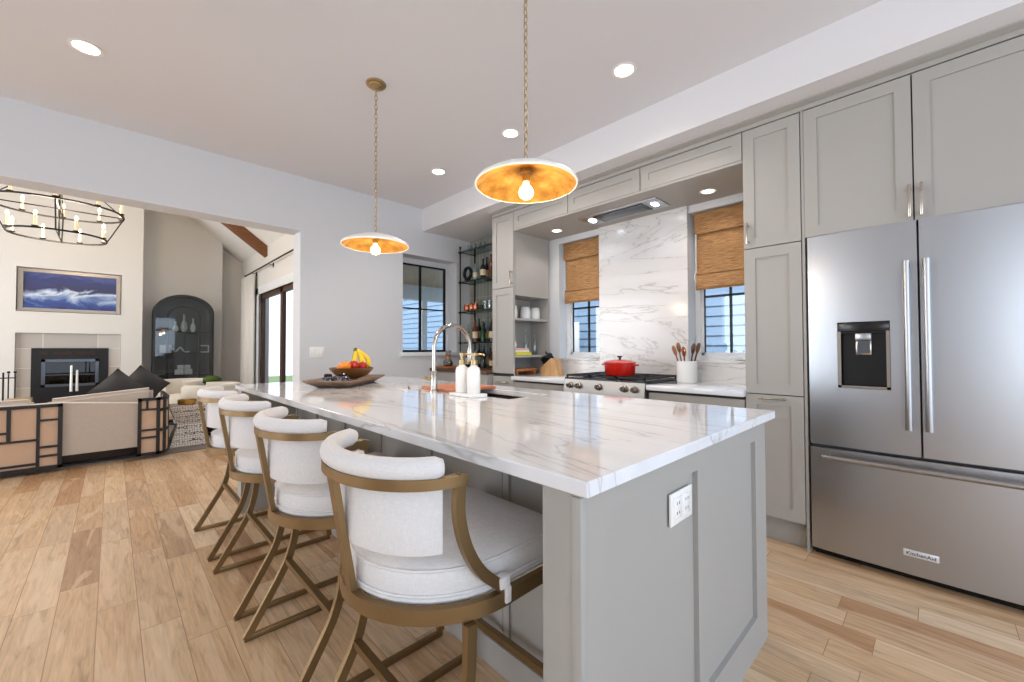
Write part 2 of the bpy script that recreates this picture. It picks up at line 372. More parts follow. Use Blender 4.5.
# ================================================================== SETTING
CZ = 2.88      # kitchen ceiling
struct('floor', B().box(-4.2, 3.6, -3.0, 10.9, -0.06, 0), M['floor'])
struct('ceiling', B().box(-4.2, 3.6, -3.0, 4.35, CZ, CZ + 0.1), M['ceil'])
# soffit over the cabinet run
struct('trim_1', B().box(2.70, 3.44, -3.0, 4.35, 2.608, CZ), M['ceil'])['label'] = 'painted soffit over the cabinets'
# wall between kitchen and living room (front face y=4.35)
wb = B(); Y0, Y1 = 4.35, 4.57
wb.box(-4.2, 1.32, Y0, Y1, 2.342, 5.7); wb.box(-4.2, -2.4, Y0, Y1, 0, 2.342)
wb.box(1.32, 2.436, Y0, Y1, 0, 5.7); wb.box(2.436, 3.211, Y0, Y1, 2.302, CZ + 0.1); wb.box(2.436, 3.211, Y0, Y1, 0, 1.135); wb.box(3.211, 3.44, Y0, Y1, 0, CZ + 0.1); wb.box(2.436, 3.44, Y0, Y1, CZ + 0.1, 5.7)
bmesh.ops.remove_doubles(wb.bm, verts=wb.bm.verts, dist=1e-5)
struct('wall_back', wb, M['wall'])
# exterior wall of the cabinet run, x=3.44, window openings
wr = B(); X0, X1 = 3.44, 3.62; zs, zh = 1.055, 2.30
for y0, y1 in ((-3.0, 0.915), (1.435, 2.30), (2.82, 4.57)): wr.box(X0, X1, y0, y1, 0, CZ + 0.1)
for y0, y1 in ((0.915, 1.435), (2.30, 2.82)): wr.box(X0, X1, y0, y1, 0, zs); wr.box(X0, X1, y0, y1, zh, CZ + 0.1)
struct('wall_right', wr, M['wall'])
# walls behind the camera with large window openings
wl = B(); 
for a_, b_ in ((-3.2, -2.7), (-1.5, 2.3), (3.9, 5.6)): wl.box(-4.4, -4.2, a_, b_, 0, CZ + .1)
for a_, b_ in ((-2.7, -1.5), (2.3, 3.9)): wl.box(-4.4, -4.2, a_, b_, 0, 0.35).box(-4.4, -4.2, a_, b_, 2.55, CZ + .1)

wl.box(-4.4, -4.2, 9.0, 10.9, 0, 5.7); wl.box(-4.4, -4.2, 5.6, 9.0, 0, 0.4); wl.box(-4.4, -4.2, 5.6, 9.0, 2.6, 5.7); wl.box(-4.4, -4.2, 4.57, 5.6, CZ + .1, 5.7)
struct('wall_left', wl, M['wall'])
wf = B(); wf.box(-4.4, -2.4, -3.2, -3.0, 0, CZ + .1); wf.box(3.2, 3.62, -3.2, -3.0, 0, CZ + .1); wf.box(-2.4, 3.2, -3.2, -3.0, 0, 0.35); wf.box(-2.4, 3.2, -3.2, -3.0, 2.55, CZ + .1)
struct('wall_front', wf, M['wall'])
# living room shell
SX = 2.05
ws = B(); ws.box(SX, SX + 0.2, 4.57, 5.9, 0, 3.6); ws.box(SX, SX + 0.2, 9.30, 11.0, 0, 3.6); ws.box(SX, SX + 0.2, 5.9, 9.30, 2.29, 3.6)
struct('wall_living_right', ws, M['wallb'])
struct('wall_living_far', B().box(-4.2, 1.64, 10.4, 11.0, 0, 6.0).box(1.64, SX, 10.75, 11.0, 0, 6.0), M['wallb'])
vt = B()
vt.poly([(SX + 0.2, 4.57, 2.95), (-1.1, 4.57, 5.47), (-4.4, 4.57, 2.85), (-4.4, 4.57, 3.0), (-1.1, 4.57, 5.62), (SX + 0.2, 4.57, 3.10)], (0, 6.4, 0))
struct('ceiling_vault', vt, M['vault'])
# baseboards
struct('baseboard_back', B().box(1.32, 2.78, 4.335, 4.35, 0, 0.14, 0.003), M['frame'])
struct('baseboard_living', B().box(0.371, 1.64, 10.385, 10.4, 0, 0.14, 0.003), M['frame'])
# marble slab behind the range and low splashes
struct('trim_2', B().box(3.418, 3.44, 1.435, 2.30, 0.905, 2.375), M['slab'])['label'] = 'veined marble slab behind the range'
struct('trim_3', B().box(3.418, 3.44, 0.853, 1.435, 0.905, 1.055), M['slab'])
struct('trim_4', B().box(3.418, 3.44, 2.30, 2.95, 0.905, 1.055), M['slab'])
for i, (y0, y1) in enumerate(((0.915, 1.435), (2.30, 2.82))):
    struct('trim_%d' % (5 + i), B().box(3.414, 3.60, y0 + 0.001, y1 - 0.001, 1.056, 1.074, 0.003), M['slab'])
struct('wall_bar_tile', B().box(3.425, 3.44, 3.28, 4.345, 0.945, 2.605), M['bartile'])

# --- windows over the counter (casements with a black muntin)
def casement(idx, y0, y1):
    w = struct('window_%d' % idx, B().box(3.60, 3.602, y0, y1, 1.075, 1.09), M['frame'])
    f = B(); xa, xb = 3.57, 3.62; z0, z1 = 1.074, 2.299; e = 0.042
    f.box(xa, xb, y0, y0 + e, z0, z1); f.box(xa, xb, y1 - e, y1, z0, z1); f.box(xa, xb, y0 + e, y1 - e, z0, z0 + e); f.box(xa, xb, y0 + e, y1 - e, z1 - e, z1)
    f.box(xa + .015, xb - .01, y0 + e, y0 + e + .022, z0 + e, z1 - e); f.box(xa + .015, xb - .01, y1 - e - .022, y1 - e, z0 + e, z1 - e); f.box(xa + .015, xb - .01, y0 + e, y1 - e, z0 + e, z0 + e + .022)
    obj('window_frame', f, M['frame'], w)
    g = B(); g.box(3.598, 3.601, y0 + 0.06, y1 - 0.06, z0 + 0.06, z1 - 0.06); obj('pane', g, M['pane'], w)
    mu = B(); ym = (y0 + y1) / 2 - 0.012; mu.box(3.588, 3.608, ym - 0.008, ym + 0.008, z0 + .06, z1 - .06); mu.box(3.588, 3.608, y0 + .06, y1 - .06, 1.60, 1.616)
    mu.box(3.590, 3.606, y1 - 0.072, y1 - 0.062, z0 + .06, z1 - .06)
    obj('muntin', mu, M['blackm'], w)
    h = B(); h.box(3.545, 3.57, y0 + .10, y0 + .20, 1.078, 1.098, 0.006); h.tube([(3.55, y0 + .15, 1.095), (3.535, y0 + .17, 1.104), (3.54, y0 + .24, 1.098)], 0.006, 8); obj('crank_handle', h, M['frame'], w)
    l = B(); l.box(3.553, 3.57, y1 - 0.03, y1 - 0.012, 1.22, 1.29, 0.004); l.box(3.545, 3.556, y1 - 0.026, y1 - 0.016, 1.20, 1.25, 0.003); obj('latch', l, M['frame'], w)
casement(1, 0.915, 1.435); casement(2, 2.30, 2.82)
# --- steel window in the back wall
w3 = struct('window_3', B().box(2.47, 3.165, 4.526, 4.565, 1.137, 1.15), M['blackm'])
f = B(); z0, z1 = 1.15, 2.235; a, b_ = 2.47, 3.165
for (p, q, r, s) in ((a, a + .022, z0, z1), (b_ - .022, b_, z0, z1), (a, b_, z1 - .022, z1), (a, b_, z0, z0 + .015), (2.775, 2.797, z0, z1), (a, b_, 1.672, 1.688)):
    f.box(p, q, 4.53, 4.56, r, s)
obj('window_frame', f, M['blackm'], w3)
obj('pane', B().box(a + .02, b_ - .02, 4.543, 4.547, z0 + .015, z1 - .02), M['pane'], w3)
struct('trim_10', B().box(2.436, 3.211, 4.535, 4.57, 2.236, 2.302).box(2.436, 2.469, 4.535, 4.57, 1.137, 2.236).box(3.166, 3.211, 4.535, 4.57, 1.137, 2.236), M['wall'])
struct('trim_7', B().box(2.40, 3.235, 4.318, 4.525, 1.09, 1.136, 0.004), M['frame'])['label'] = 'window sill ledge of back wall'
# --- sliding door of the living room
d1 = struct('door_1', B().box(2.02, 2.24, 5.9, 9.30, 0.0, 0.02), M['doorwood'])
f = B()
for y0, y1 in ((9.20, 9.30), (7.85, 7.98), (6.5, 6.6), (5.9, 6.0)): f.box(2.10, 2.16, y0, y1, 0.02, 2.289)
f.box(2.10, 2.16, 5.9, 9.30, 2.17, 2.289); f.box(2.10, 2.16, 5.9, 9.30, 0.02, 0.12)
obj('door_frame', f, M['doorwood'], d1)
obj('pane', B().box(2.128, 2.132, 6.0, 9.2, 0.12, 2.17), M['pane'], d1)
f = B(); f.box(2.035, 2.05, 9.22, 9.42, 0, 2.38); f.box(2.035, 2.05, 5.8, 9.42, 2.25, 2.40)
struct('trim_8', f, M['frame'])['label'] = 'white casing of sliding door'

# --- exterior
struct('ground_outside', B().box(3.62, 16, -8, 26, -0.5, -0.3), M['grass'])
nb = B()
for i in range(36):
    z = -0.3 + i * 0.17
    nb.poly([(7.5, -6, z), (7.465, -6, z), (7.488, -6, z + 0.172), (7.5, -6, z + 0.172)], (0, 26, 0))
nb.box(7.5, 7.7, -6, 20, -0.3, 5.9)
hs = thing('neighbour_house', 'blue lap-sided house seen through the kitchen windows', 'house', (7.5, 7, -0.3))
obj('siding', nb, M['siding'], hs)
wn = B(); wn.box(7.44, 7.5, 5.55, 6.45, 0.75, 0.87).box(7.44, 7.5, 5.55, 6.45, 1.65, 1.77).box(7.44, 7.5, 5.55, 5.67, .87, 1.65).box(7.44, 7.5, 6.33, 6.45, .87, 1.65)
wf_ = obj('window_trim', wn, M['frame'], hs); obj('pane', B().box(7.455, 7.47, 5.67, 6.33, .87, 1.65), mat('neighbour_pane', (70, 92, 112), 0.1), wf_)
pc = B().box(2.26, 6.2, 4.58, 8.4, 2.62, 2.70); struct('ceiling_porch', pc, M['porch'])
pb = thing('porch_frame', 'white porch beam on square posts beyond the steel window', 'porch', (4.2, 8.2, 0))
obj('beam', B().box(2.26, 6.2, 8.2, 8.4, 2.30, 2.62), M['frame'], pb)
for x in (3.1, 4.3, 5.1, 6.05): obj('post', B().box(x, x + 0.13, 8.22, 8.35, -0.3, 2.30), M['frame'], pb)
struct('floor_porch', B().box(2.26, 6.2, 4.58, 8.4, -0.3, -0.1), M['conc'])

# ================================================================== CABINETS
FX = 2.88; CT = 0.905
def door(root, y0, y1, z0, z1, name='door', hnd=None, mt='cab'):
    d = obj(name, shaker(B(), 'x-', FX, y0, y1, z0, z1), M[mt], root)
    if hnd: obj('handle', pull(B(), FX, *hnd), M['handle'], d)
    return d
# cabinet over the fridge
c1 = thing('fridge_cabinet', 'wide two-door upper cabinet directly above the steel refrigerator', 'cabinet', (3.15, 0.06, 1.815))
obj('carcass', B().box(2.903, 3.435, -0.41, 0.528, 1.812, 2.56), M['gap'], c1)
door(c1, 0.0765, 0.527, 1.812, 2.553, hnd=(0.088, 1.905, 0.165)); door(c1, -0.41, 0.0705, 1.812, 2.553, hnd=(0.045, 1.905, 0.165))
obj('side_panel', B().box(2.885, 3.435, 0.529, 0.543, 0.0, 2.56), M['cab'], c1); obj('side_panel', B().box(2.885, 3.435, -0.44, -0.415, 0.0, 2.56), M['cab'], c1)
# tall pantry
c2 = thing('pantry_cabinet', 'tall narrow three-door cabinet between the refrigerator and the range counter', 'cabinet', (3.15, 0.7, 0))
obj('carcass', B().box(2.905, 3.413, 0.546, 0.852, 0.15, 2.56), M['cab'], c2); obj('gap_shade', B().box(2.901, 2.9045, 0.549, 0.848, 0.158, 2.55), M['gap'], c2); obj('toe_kick', B().box(2.945, 3.413, 0.546, 0.852, 0, 0.15), M['cab'], c2)  # thin dark sheet added behind the doors, painted as gap shade
door(c2, 0.547, 0.850, 1.801, 2.553, hnd=(0.822, 1.89, 0.14)); door(c2, 0.547, 0.850, 0.893, 1.795); door(c2, 0.547, 0.850, 0.155, 0.887, hnd=(0.698, 0.868, 0.15, False))
# left tall cabinet with open niche facing the range
c3 = thing('tall_cabinet', 'tall cabinet with open niche shelves left of the range counter', 'cabinet', (3.15, 3.1, 0))
cb = B(); cb.box(2.905, 3.417, 3.21, 3.27, CT + 0.002, 1.716).box(2.905, 3.417, 2.95, 3.27, 1.716, 2.56).box(2.885, 2.9, 2.95, 2.953, CT + .002, 2.56).box(3.405, 3.417, 2.95, 3.27, CT + .002, 1.716)
cb.box(2.905, 3.417, 2.955, 3.27, 0.12, 0.862)
obj('gap_shade', B().box(2.901, 2.9045, 2.957, 3.266, .125, 2.55), M['gap'], c3); obj('carcass', cb, M['cab'], c3); obj('toe_kick', B().box(2.95, 3.417, 2.955, 3.27, 0, 0.12), M['cab'], c3)  # same added dark sheet, shade of the door gaps in its colour
door(c3, 2.955, 3.268, 1.801, 2.553, hnd=(2.965, 1.89, 0.15)); door(c3, 2.955, 3.268, 0.925, 1.795)
d = door(c3, 2.955, 3.268, 0.745, 0.893, 'drawer', hnd=(3.10, 0.835, 0.15, False)); door(c3, 2.955, 3.268, 0.125, 0.738)
obj('shelf', B().box(2.906, 3.404, 2.958, 3.209, 1.466, 1.488, 0.002), M['cab'], c3); obj('shelf', B().box(2.906, 3.404, 2.958, 3.209, 1.085, 1.107, 0.002), M['cab'], c3)
# bridge cabinets over the range
for i, (y0, y1, lb) in enumerate(((0.856, 1.561, 'flat bridge cabinet over the range alcove, the one beside the tall pantry'), (1.567, 2.258, 'middle bridge cabinet above the hood insert'), (2.264, 2.947, 'flat bridge cabinet over the alcove, the one beside the niche shelves'))):
    c = thing('bridge_cabinet', lb, 'cabinet', (3.15, (y0 + y1) / 2, 2.385), 'bridge cabinets over the range')
    obj('carcass', B().box(2.903, 3.413, y0, y1, 2.392, 2.56), M['cab'], c); door(c, y0 + .001, y1 - .001, 2.378, 2.553)
struct('ceiling_alcove', B().box(2.884, 3.437, 0.853, 2.949, 2.36, 2.377), M['cab'])
# frieze and crown
cw = B(); cw.box(2.884, 3.437, -0.44, 3.272, 2.562, 2.588)
for ya, yb in ((-0.44, 3.272),): cw.poly([(2.884, ya, 2.588), (2.878, ya, 2.588), (2.862, ya, 2.596), (2.842, ya, 2.600), (2.842, ya, 2.607), (3.0, ya, 2.607), (3.0, ya, 2.588)], (0, yb - ya, 0))
struct('trim_9', cw, M['cab'])['label'] = 'crown moulding along the upper cabinets'
# base cabinets either side of the range
c5 = thing('base_cabinet', 'base cabinet under the counter between range and tall pantry', 'cabinet', (3.15, 1.18, 0), 'base cabinets beside the range')
obj('carcass', B().box(2.903, 3.41, 0.856, 1.508, 0.12, 0.863), M['gap'], c5); obj('toe_kick', B().box(2.95, 3.41, 0.856, 1.508, 0, 0.12), M['cab'], c5)
for z0, z1 in ((0.655, 0.845), (0.395, 0.648), (0.125, 0.388)): door(c5, 0.857, 1.507, z0, z1, 'drawer', hnd=(1.18, z1 - 0.035, 0.2, False) if z0 < .6 else None)
c6 = thing('base_cabinet', 'base cabinet under the counter with the knife block, left of the range', 'cabinet', (3.15, 2.6, 0), 'base cabinets beside the range')
obj('carcass', B().box(2.903, 3.41, 2.288, 2.948, 0.12, 0.863), M['gap'], c6); obj('toe_kick', B().box(2.95, 3.41, 2.288, 2.948, 0, 0.12), M['cab'], c6)
for z0, z1 in ((0.655, 0.845), (0.395, 0.648), (0.125, 0.388)): door(c6, 2.289, 2.947, z0, z1, 'drawer')
tag(obj('countertop', B().box(2.84, 3.418, 0.853, 1.511, 0.866, CT, 0.003), M['marble']), 'white marble worktop with the utensil crock, right of the range', 'countertop')
tag(obj('countertop', B().box(2.84, 3.418, 2.285, 2.949, 0.866, CT, 0.003).box(2.908, 3.40, 2.947, 3.209, 0.866, CT), M['marble']), 'white marble worktop with the knife block, left of the range', 'countertop')
# bar cabinet with wooden top
c7 = thing('bar_cabinet', 'low bar cabinet with a dark wooden top in the tiled corner', 'cabinet', (3.1, 3.8, 0))
obj('carcass', B().box(2.84, 3.42, 3.274, 4.345, 0.1, 0.905), M['cab'], c7); obj('toe_kick', B().box(2.9, 3.42, 3.274, 4.345, 0, 0.1), M['cab'], c7)
for y0, y1 in ((3.278, 3.808), (3.814, 4.343)):
    obj('door', shaker(B(), 'x-', 2.818, y0, y1, 0.105, 0.90), M['cab'], c7)
obj('bar_top', B().box(2.80, 3.422, 3.274, 4.345, 0.908, 0.943, 0.004), M['darkwood'], c7)

# --- recessed ceiling lights
def downlight(x, y, z, label, group, power=20, r=0.055, col=(1.0, 0.93, 0.86)):
    t = thing('recessed_light', label, 'ceiling light', (x, y, z), group)
    obj('trim_ring', B().lathe([(r, -0.001), (r + 0.018, -0.001), (r + 0.02, -0.005), (r + 0.004, -0.007), (r, -0.004)], (x, y, z), 28), M['whitemat'], t)
    obj('lens', B().lathe([(0, -0.0035), (r, -0.0035), (r, -0.001), (0, -0.001)], (x, y, z), 28), M['led'], t)
    d = bpy.data.lights.new('downlight', 'SPOT'); d.energy = power; d.spot_size = 2.4; d.spot_blend = 0.6; d.shadow_soft_size = 0.06; d.color = col
    o = bpy.data.objects.new('downlight', d); C.objects.link(o); o.location = (x, y, z - 0.02)
G = 'recessed ceiling lights of the kitchen'
downlight(-0.126, 3.316, CZ, 'bright recessed ceiling light at the far left, above the sofa side', G)
downlight(2.234, 1.313, CZ, 'recessed ceiling light nearest the refrigerator, right of the near pendant chain', G)
downlight(2.243, 2.326, CZ, 'recessed ceiling light just left of the near pendant chain', G)
downlight(2.233, 3.314, CZ, 'smallest recessed ceiling light, nearest the soffit corner', G)
downlight(3.215, 1.19, 2.36, 'recessed light under the bridge cabinets by the right bamboo shade', 'recessed lights in the range alcove', 5, 0.04)
downlight(3.19, 2.642, 2.36, 'recessed light under the bridge cabinets by the left bamboo shade', 'recessed lights in the range alcove', 5, 0.04)
# --- range hood insert
hd = thing('range_hood', 'flush steel range hood insert with two lit lamps above the range', 'range hood', (3.15, 1.9, 2.352))
hb = B(); hb.box(3.04, 3.30, 1.52, 2.27, 2.352, 2.3595, 0.002); obj('rim', hb, M['steel'], hd)
obj('filter_panel', B().box(3.085, 3.255, 1.68, 2.11, 2.343, 2.3515, 0.002), M['darksteel'], hd)
obj('slot', B().box(3.07, 3.27, 1.655, 1.675, 2.348, 2.3515).box(3.07, 3.27, 2.115, 2.135, 2.348, 2.3515).box(3.07, 3.083, 1.676, 2.114, 2.348, 2.3515), M['black'], hd)
for y in (1.59, 2.20): obj('lamp', B().box(3.13, 3.21, y - 0.02, y + 0.02, 2.345, 2.3515, 0.003), M['ledcool'], hd)
for y in (1.59, 2.20):
    dl = bpy.data.lights.new('hood_lamp', 'SPOT'); dl.energy = 2; dl.spot_size = 2.2; dl.spot_blend = .5; dl.shadow_soft_size = .03; dl.color = (0.9, 0.95, 1); o = bpy.data.objects.new('hood_lamp', dl); C.objects.link(o); o.location = (3.17, y, 2.335)

# ================================================================== REFRIGERATOR
fr = thing('refrigerator', 'stainless steel french-door refrigerator with water dispenser', 'refrigerator', (3.1, 0.06, 0))
obj('body', B().box(2.915, 3.42, -0.40, 0.515, 0.05, 1.79), mat('fridge_body_grey', (84, 86, 90), 0.5), fr)
obj('foot_grille', B().box(2.93, 3.3, -0.395, 0.51, 0.0, 0.048), M['black'], fr)
def bowx(y): t = (y - 0.06) / 0.46; return 2.872 - 0.014 * (1 - t * t)
def bowed(b, y0, y1, z0, z1, back=2.912, n=10):
    ys = [y0 + (y1 - y0) * i / n for i in range(n + 1)]
    b.poly([(bowx(y), y, z0) for y in ys] + [(back, y1, z0), (back, y0, z0)], (0, 0, z1 - z0)); return b
DL = obj('door', bowed(bowed(bowed(bowed(B(), 0.386, 0.516, 0.633, 1.807, n=4), 0.066, 0.170, 0.633, 1.807, n=4), 0.170, 0.386, 1.312, 1.807, n=6), 0.170, 0.386, 0.633, 0.955, n=6), M['steel'], fr)
DR = obj('door', bowed(B(), -0.402, 0.058, 0.633, 1.807), M['steel'], fr)
DZ = obj('freezer_drawer', bowed(B(), -0.402, 0.516, 0.048, 0.616, n=16), M['steel'], fr)
dp = obj('dispenser', B().box(2.862, 2.868, 0.172, 0.384, 0.957, 0.969).box(2.862, 2.868, 0.172, 0.186, 0.957, 1.262).box(2.862, 2.868, 0.370, 0.384, 0.957, 1.262), M['chrome'], fr)
obj('control_panel', B().box(2.858, 2.88, 0.172, 0.384, 1.262, 1.310, 0.003), M['black'], dp)
obj('recess', B().box(2.905, 2.911, 0.176, 0.380, 0.96, 1.262).box(2.868, 2.911, 0.174, 0.180, 0.96, 1.262).box(2.868, 2.911, 0.376, 0.382, 0.96, 1.262).box(2.868, 2.911, 0.18, 0.376, 0.958, 0.966).box(2.868, 2.911, 0.18, 0.376, 1.25, 1.262), M['black'], dp)
obj('nozzle', B().box(2.868, 2.90, 0.245, 0.310, 1.215, 1.25, 0.003), M['steel'], dp)
obj('paddle', B().box(2.885, 2.892, 0.245, 0.310, 1.135, 1.213, 0.003), M['chrome'], dp); obj('paddle_face', B().box(2.881, 2.8845, 0.251, 0.304, 1.145, 1.21), M['darksteel'], dp)
for y, dr in ((0.104, DL), (0.034, DR)):
    h = B().tube([(2.80, y, 0.775), (2.80, y, 1.595)], 0.0135, 14)
    for z in (0.785, 1.585): h.tube([(2.80, y, z), (2.862, y, z)], 0.010, 12); h.lathe([(0, -.016), (.0145, -.016), (.0145, .016), (0, .016)], (2.80, y, z), 14)
    obj('handle', h, M['fhandle'], dr)
h = B().tube([(2.80, 0.445, 0.576), (2.80, -0.325, 0.576)], 0.0135, 14)
for y in (0.435, -0.315): h.tube([(2.80, y, 0.576), (2.864, y, 0.576)], 0.010, 12); h.lathe([(0, -.016), (.0145, -.016), (.0145, .016), (0, .016)], (2.80, y, .576), 14, 'y')
obj('handle', h, M['fhandle'], DZ)
bd = obj('badge', B().box(2.855, 2.864, 0.012, 0.138, 0.138, 0.170, 0.002), mat('badge_silver', (226, 228, 232), 0.3, 0.3), DZ)
cu = bpy.data.curves.new('badge_text', 'FONT'); cu.body = 'KitchenAid'; cu.size = 0.0235; cu.align_x = 'CENTER'; cu.align_y = 'CENTER'; cu.extrude = 0.0006
to = bpy.data.objects.new('badge_text', cu); C.objects.link(to); bpy.context.view_layer.update()
tm = bpy.data.meshes.new_from_object(to); bpy.data.objects.remove(to)
tm.materials.clear(); tm.materials.append(M['black']); to = bpy.data.objects.new('badge_lettering', tm); C.objects.link(to)
tm.transform(Matrix.Translation(Vector((2.8545, 0.075, 0.153)) - wloc(bd)) @ Matrix(((0, 0, -1, 0), (-1, 0, 0, 0), (0, 1, 0, 0), (0, 0, 0, 1)))); to.parent = bd

# ================================================================== RANGE
rg = thing('gas_range', 'stainless gas range with black grates and front knobs', 'range', (3.1, 1.9, 0))
obj('body', B().box(2.87, 3.412, 1.518, 2.278, 0.1, 0.90), M['steel'], rg)
obj('foot', B().box(2.92, 3.38, 1.53, 2.26, 0, 0.1), M['black'], rg)
obj('oven_door', B().box(2.845, 2.869, 1.525, 2.272, 0.16, 0.78, 0.004), M['steel'], rg)
obj('handle', B().tube([(2.80, 1.56, 0.74), (2.80, 2.24, 0.74)], 0.012, 12).tube([(2.80, 1.6, .74), (2.846, 1.6, .74)], .008, 8).tube([(2.80, 2.2, .74), (2.846, 2.2, .74)], .008, 8), M['handle'], rg)
cp = obj('control_panel', B().poly([(2.83, 1.518, 0.80), (2.869, 1.518, 0.80), (2.869, 1.518, 0.912), (2.845, 1.518, 0.912)], (0, 0.76, 0)), M['rsteel'], rg)
for y in (2.21, 2.12, 1.92, 1.69, 1.60): obj('knob', B().lathe([(0, -0.034), (0.017, -0.034), (0.020, -0.028), (0.020, -0.008), (0.026, -0.006), (0.026, 0.004), (0, 0.004)], (2.833, y, 0.862), 20, 'x').box(2.792, 2.80, y - .003, y + .003, .845, .879), M['chrome'], cp)
obj('cooktop', B().box(2.848, 3.412, 1.519, 2.277, 0.902, 0.925, 0.003), M['black'], rg)
for k in range(3):
    g = B(); y0 = 1.528 + k * 0.249; y1 = y0 + 0.242; x0, x1 = 2.862, 3.40
    for y in (y0 + .006, y1 - .006): g.bar([(x0, y, .944), (x1, y, .944)], .012, .014)
    for x in (x0 + .006, x1 - .006, (x0 + x1) / 2): g.bar([(x, y0, .944), (x, y1, .944)], .012, .014)
    for x in (x0 + .14, x1 - .14):
        g.bar([(x - .11, (y0 + y1) / 2, .946), (x + .11, (y0 + y1) / 2, .946)], .010, .012); g.bar([(x, y0, .946), (x, y1, .946)], .010, .012)
    for x in (x0 + .006, x1 - .006):
        for y in (y0 + .006, y1 - .006): g.box(x - .006, x + .006, y - .006, y + .006, .926, .944)
    gr = obj('grate', g, M['iron'], rg)
    for x in (x0 + .14, x1 - .14): obj('burner', B().lathe([(0, .926), (.04, .926), (.04, .934), (.03, .938), (0, .938)], (x, (y0 + y1) / 2, 0), 18), M['iron'], rg)
# dutch oven
px, py, pz = 3.06, 1.86, 0.953
po = thing('dutch_oven', 'red enamelled lidded pot on the range', 'pot', (px, py, pz))
obj('pot', B().lathe([(0, 0), (.112, 0), (.122, .012), (.130, .095), (.133, .098), (.124, .098), (.115, .012), (0, .008)], (px, py, pz), 40), M['red'], po)
for s in (-1, 1): obj('handle', B().tube(bez([(px - s * .03, py + s * .125, pz + .082), (px - s * .03, py + s * .155, pz + .086), (px + s * .03, py + s * .155, pz + .086), (px + s * .03, py + s * .125, pz + .082)], 6), .007, 8), M['red'], po)
ld = obj('lid', B().lathe([(.134, .100), (.134, .106), (.11, .118), (.06, .128), (0, .131), (0, .124), (.12, .100)], (px, py, pz), 40), M['red'], po)
obj('knob', B().lathe([(0, .131), (.010, .131), (.010, .142), (.022, .150), (.020, .158), (0, .160)], (px, py, pz), 18), M['black'], ld)
# utensil crock
px, py = 3.30, 1.40
ck = thing('utensil_crock', 'white ceramic crock holding wooden spoons, right of the range', 'crock', (px, py, CT))
obj('crock', B().lathe([(0, 0), (.073, 0), (.077, .006), (.079, .165), (.073, .168), (.070, .16), (.068, .01), (0, .01)], (px, py, CT), 36), M['white'], ck)
def spoon(dx, dy, L, mt, lab, w=.034):
    b = B(); a = Vector((px + dx * .3, py + dy * .3, CT + .02)); e = Vector((px + dx, py + dy, CT + L)); d = (e - a).normalized()
    b.tube([a, e], .006, 8); b.lathe([(w * math.sin(PI * i / 8) * (1 - .15 * math.cos(PI * i / 8)), -.045 * math.cos(PI * i / 8)) for i in range(9)], (0, 0, 0), 14, sy=.35)
    vs = b.bm.verts[:]; sel = [v for v in vs if v.co.length < .06]
    q = Vector((0, 0, 1)).rotation_difference(d).to_matrix().to_4x4()
    bmesh.ops.transform(b.bm, matrix=Matrix.Translation(e + d * .035) @ q @ Matrix.Rotation(.8, 4, 'Z'), verts=sel)
    tag(obj('wooden_spoon', b, mt), lab, 'spoon', 'wooden utensils in the crock')
spoon(-.06, .06, .215, M['spoon'], 'wooden spoon leaning furthest left in the white crock'); spoon(-.005, .055, .24, M['spoon'], 'pale wooden spoon standing tallest left of centre in the white crock')
spoon(-.035, .005, .205, M['copper'], 'reddish ladle with a short handle in the middle of the white crock', .036); spoon(.03, -.035, .23, M['darkwood'], 'dark walnut spoon right of centre in the white crock'); spoon(.015, -.075, .235, M['darkwood'], 'dark walnut spatula leaning furthest right in the white crock', .03)
# knife block
kx, ky = 3.255, 2.775
kb = thing('knife_block', 'pale wooden knife block on the counter beside the niche shelves', 'knife block', (kx, ky, CT))
obj('block', B().poly([(kx - .05, ky + .105, CT), (kx - .05, ky - .12, CT), (kx - .05, ky - .075, CT + .165), (kx - .05, ky - .03, CT + .172), (kx - .05, ky + .105, CT + .075)], (.1, 0, 0)), M['wood'], kb)
n_ = Vector((0, .58, .81)).normalized(); k = 0
for i in range(3):
    for j in range(3):
        if (i, j) == (2, 2): continue
        a = Vector((kx - .03 + i * .03, ky - .005 + j * .036, CT + .158 - j * .0259)); L = .075 + .02 * ((i + j) % 3 == 0)
        b = B().sweep([a, a + n_ * L * .5, a + n_ * L], [(-.006, -.009), (.006, -.009), (.006, .009), (-.006, .009)], up=(0, 1, 0)); b.lathe([(0, -.008), (.009, -.005), (.009, .005), (0, .008)], tuple(a + n_ * L), 8)
        tag(obj('kitchen_knife', b, M['black']), 'black handled knife standing in the pale wooden block', 'knife', 'knives in the wooden block')
# niche contents
for i, (x, y, lb) in enumerate(((2.99, 3.085, 'white ceramic canister at the left, half hidden, on the upper niche shelf'), (3.19, 3.085, 'white ceramic canister in the middle of the upper niche shelf'), (3.34, 3.085, 'white ceramic canister at the right end of the upper niche shelf'))):
    t = thing('canister', lb, 'canister', (x, y, 1.489), 'white canisters in the niche')
    obj('jar', B().lathe([(0, 0), (.046, 0), (.056, .012), (.058, .07), (.052, .115), (.048, .118), (0, .118)], (x, y, 1.489), 24), M['white'], t)
    obj('lid', B().lathe([(.05, .119), (.05, .128), (.044, .134), (0, .135)], (x, y, 1.489), 24), M['white'], t)
tag(obj('book', B().box(2.915, 3.15, 2.96, 3.14, 1.1085, 1.138).box(2.913, 3.152, 2.962, 3.142, 1.1085, 1.112).box(2.913, 3.152, 2.958, 3.142, 1.136, 1.140), M['paper_y']), 'yellow cookbook at the bottom of the niche stack', 'book', 'books in the niche')
tag(obj('book', B().box(2.925, 3.13, 2.97, 3.13, 1.1415, 1.160).box(2.923, 3.132, 2.968, 3.132, 1.1415, 1.144), M['paper']), 'white book in the middle of the niche stack', 'book', 'books in the niche')
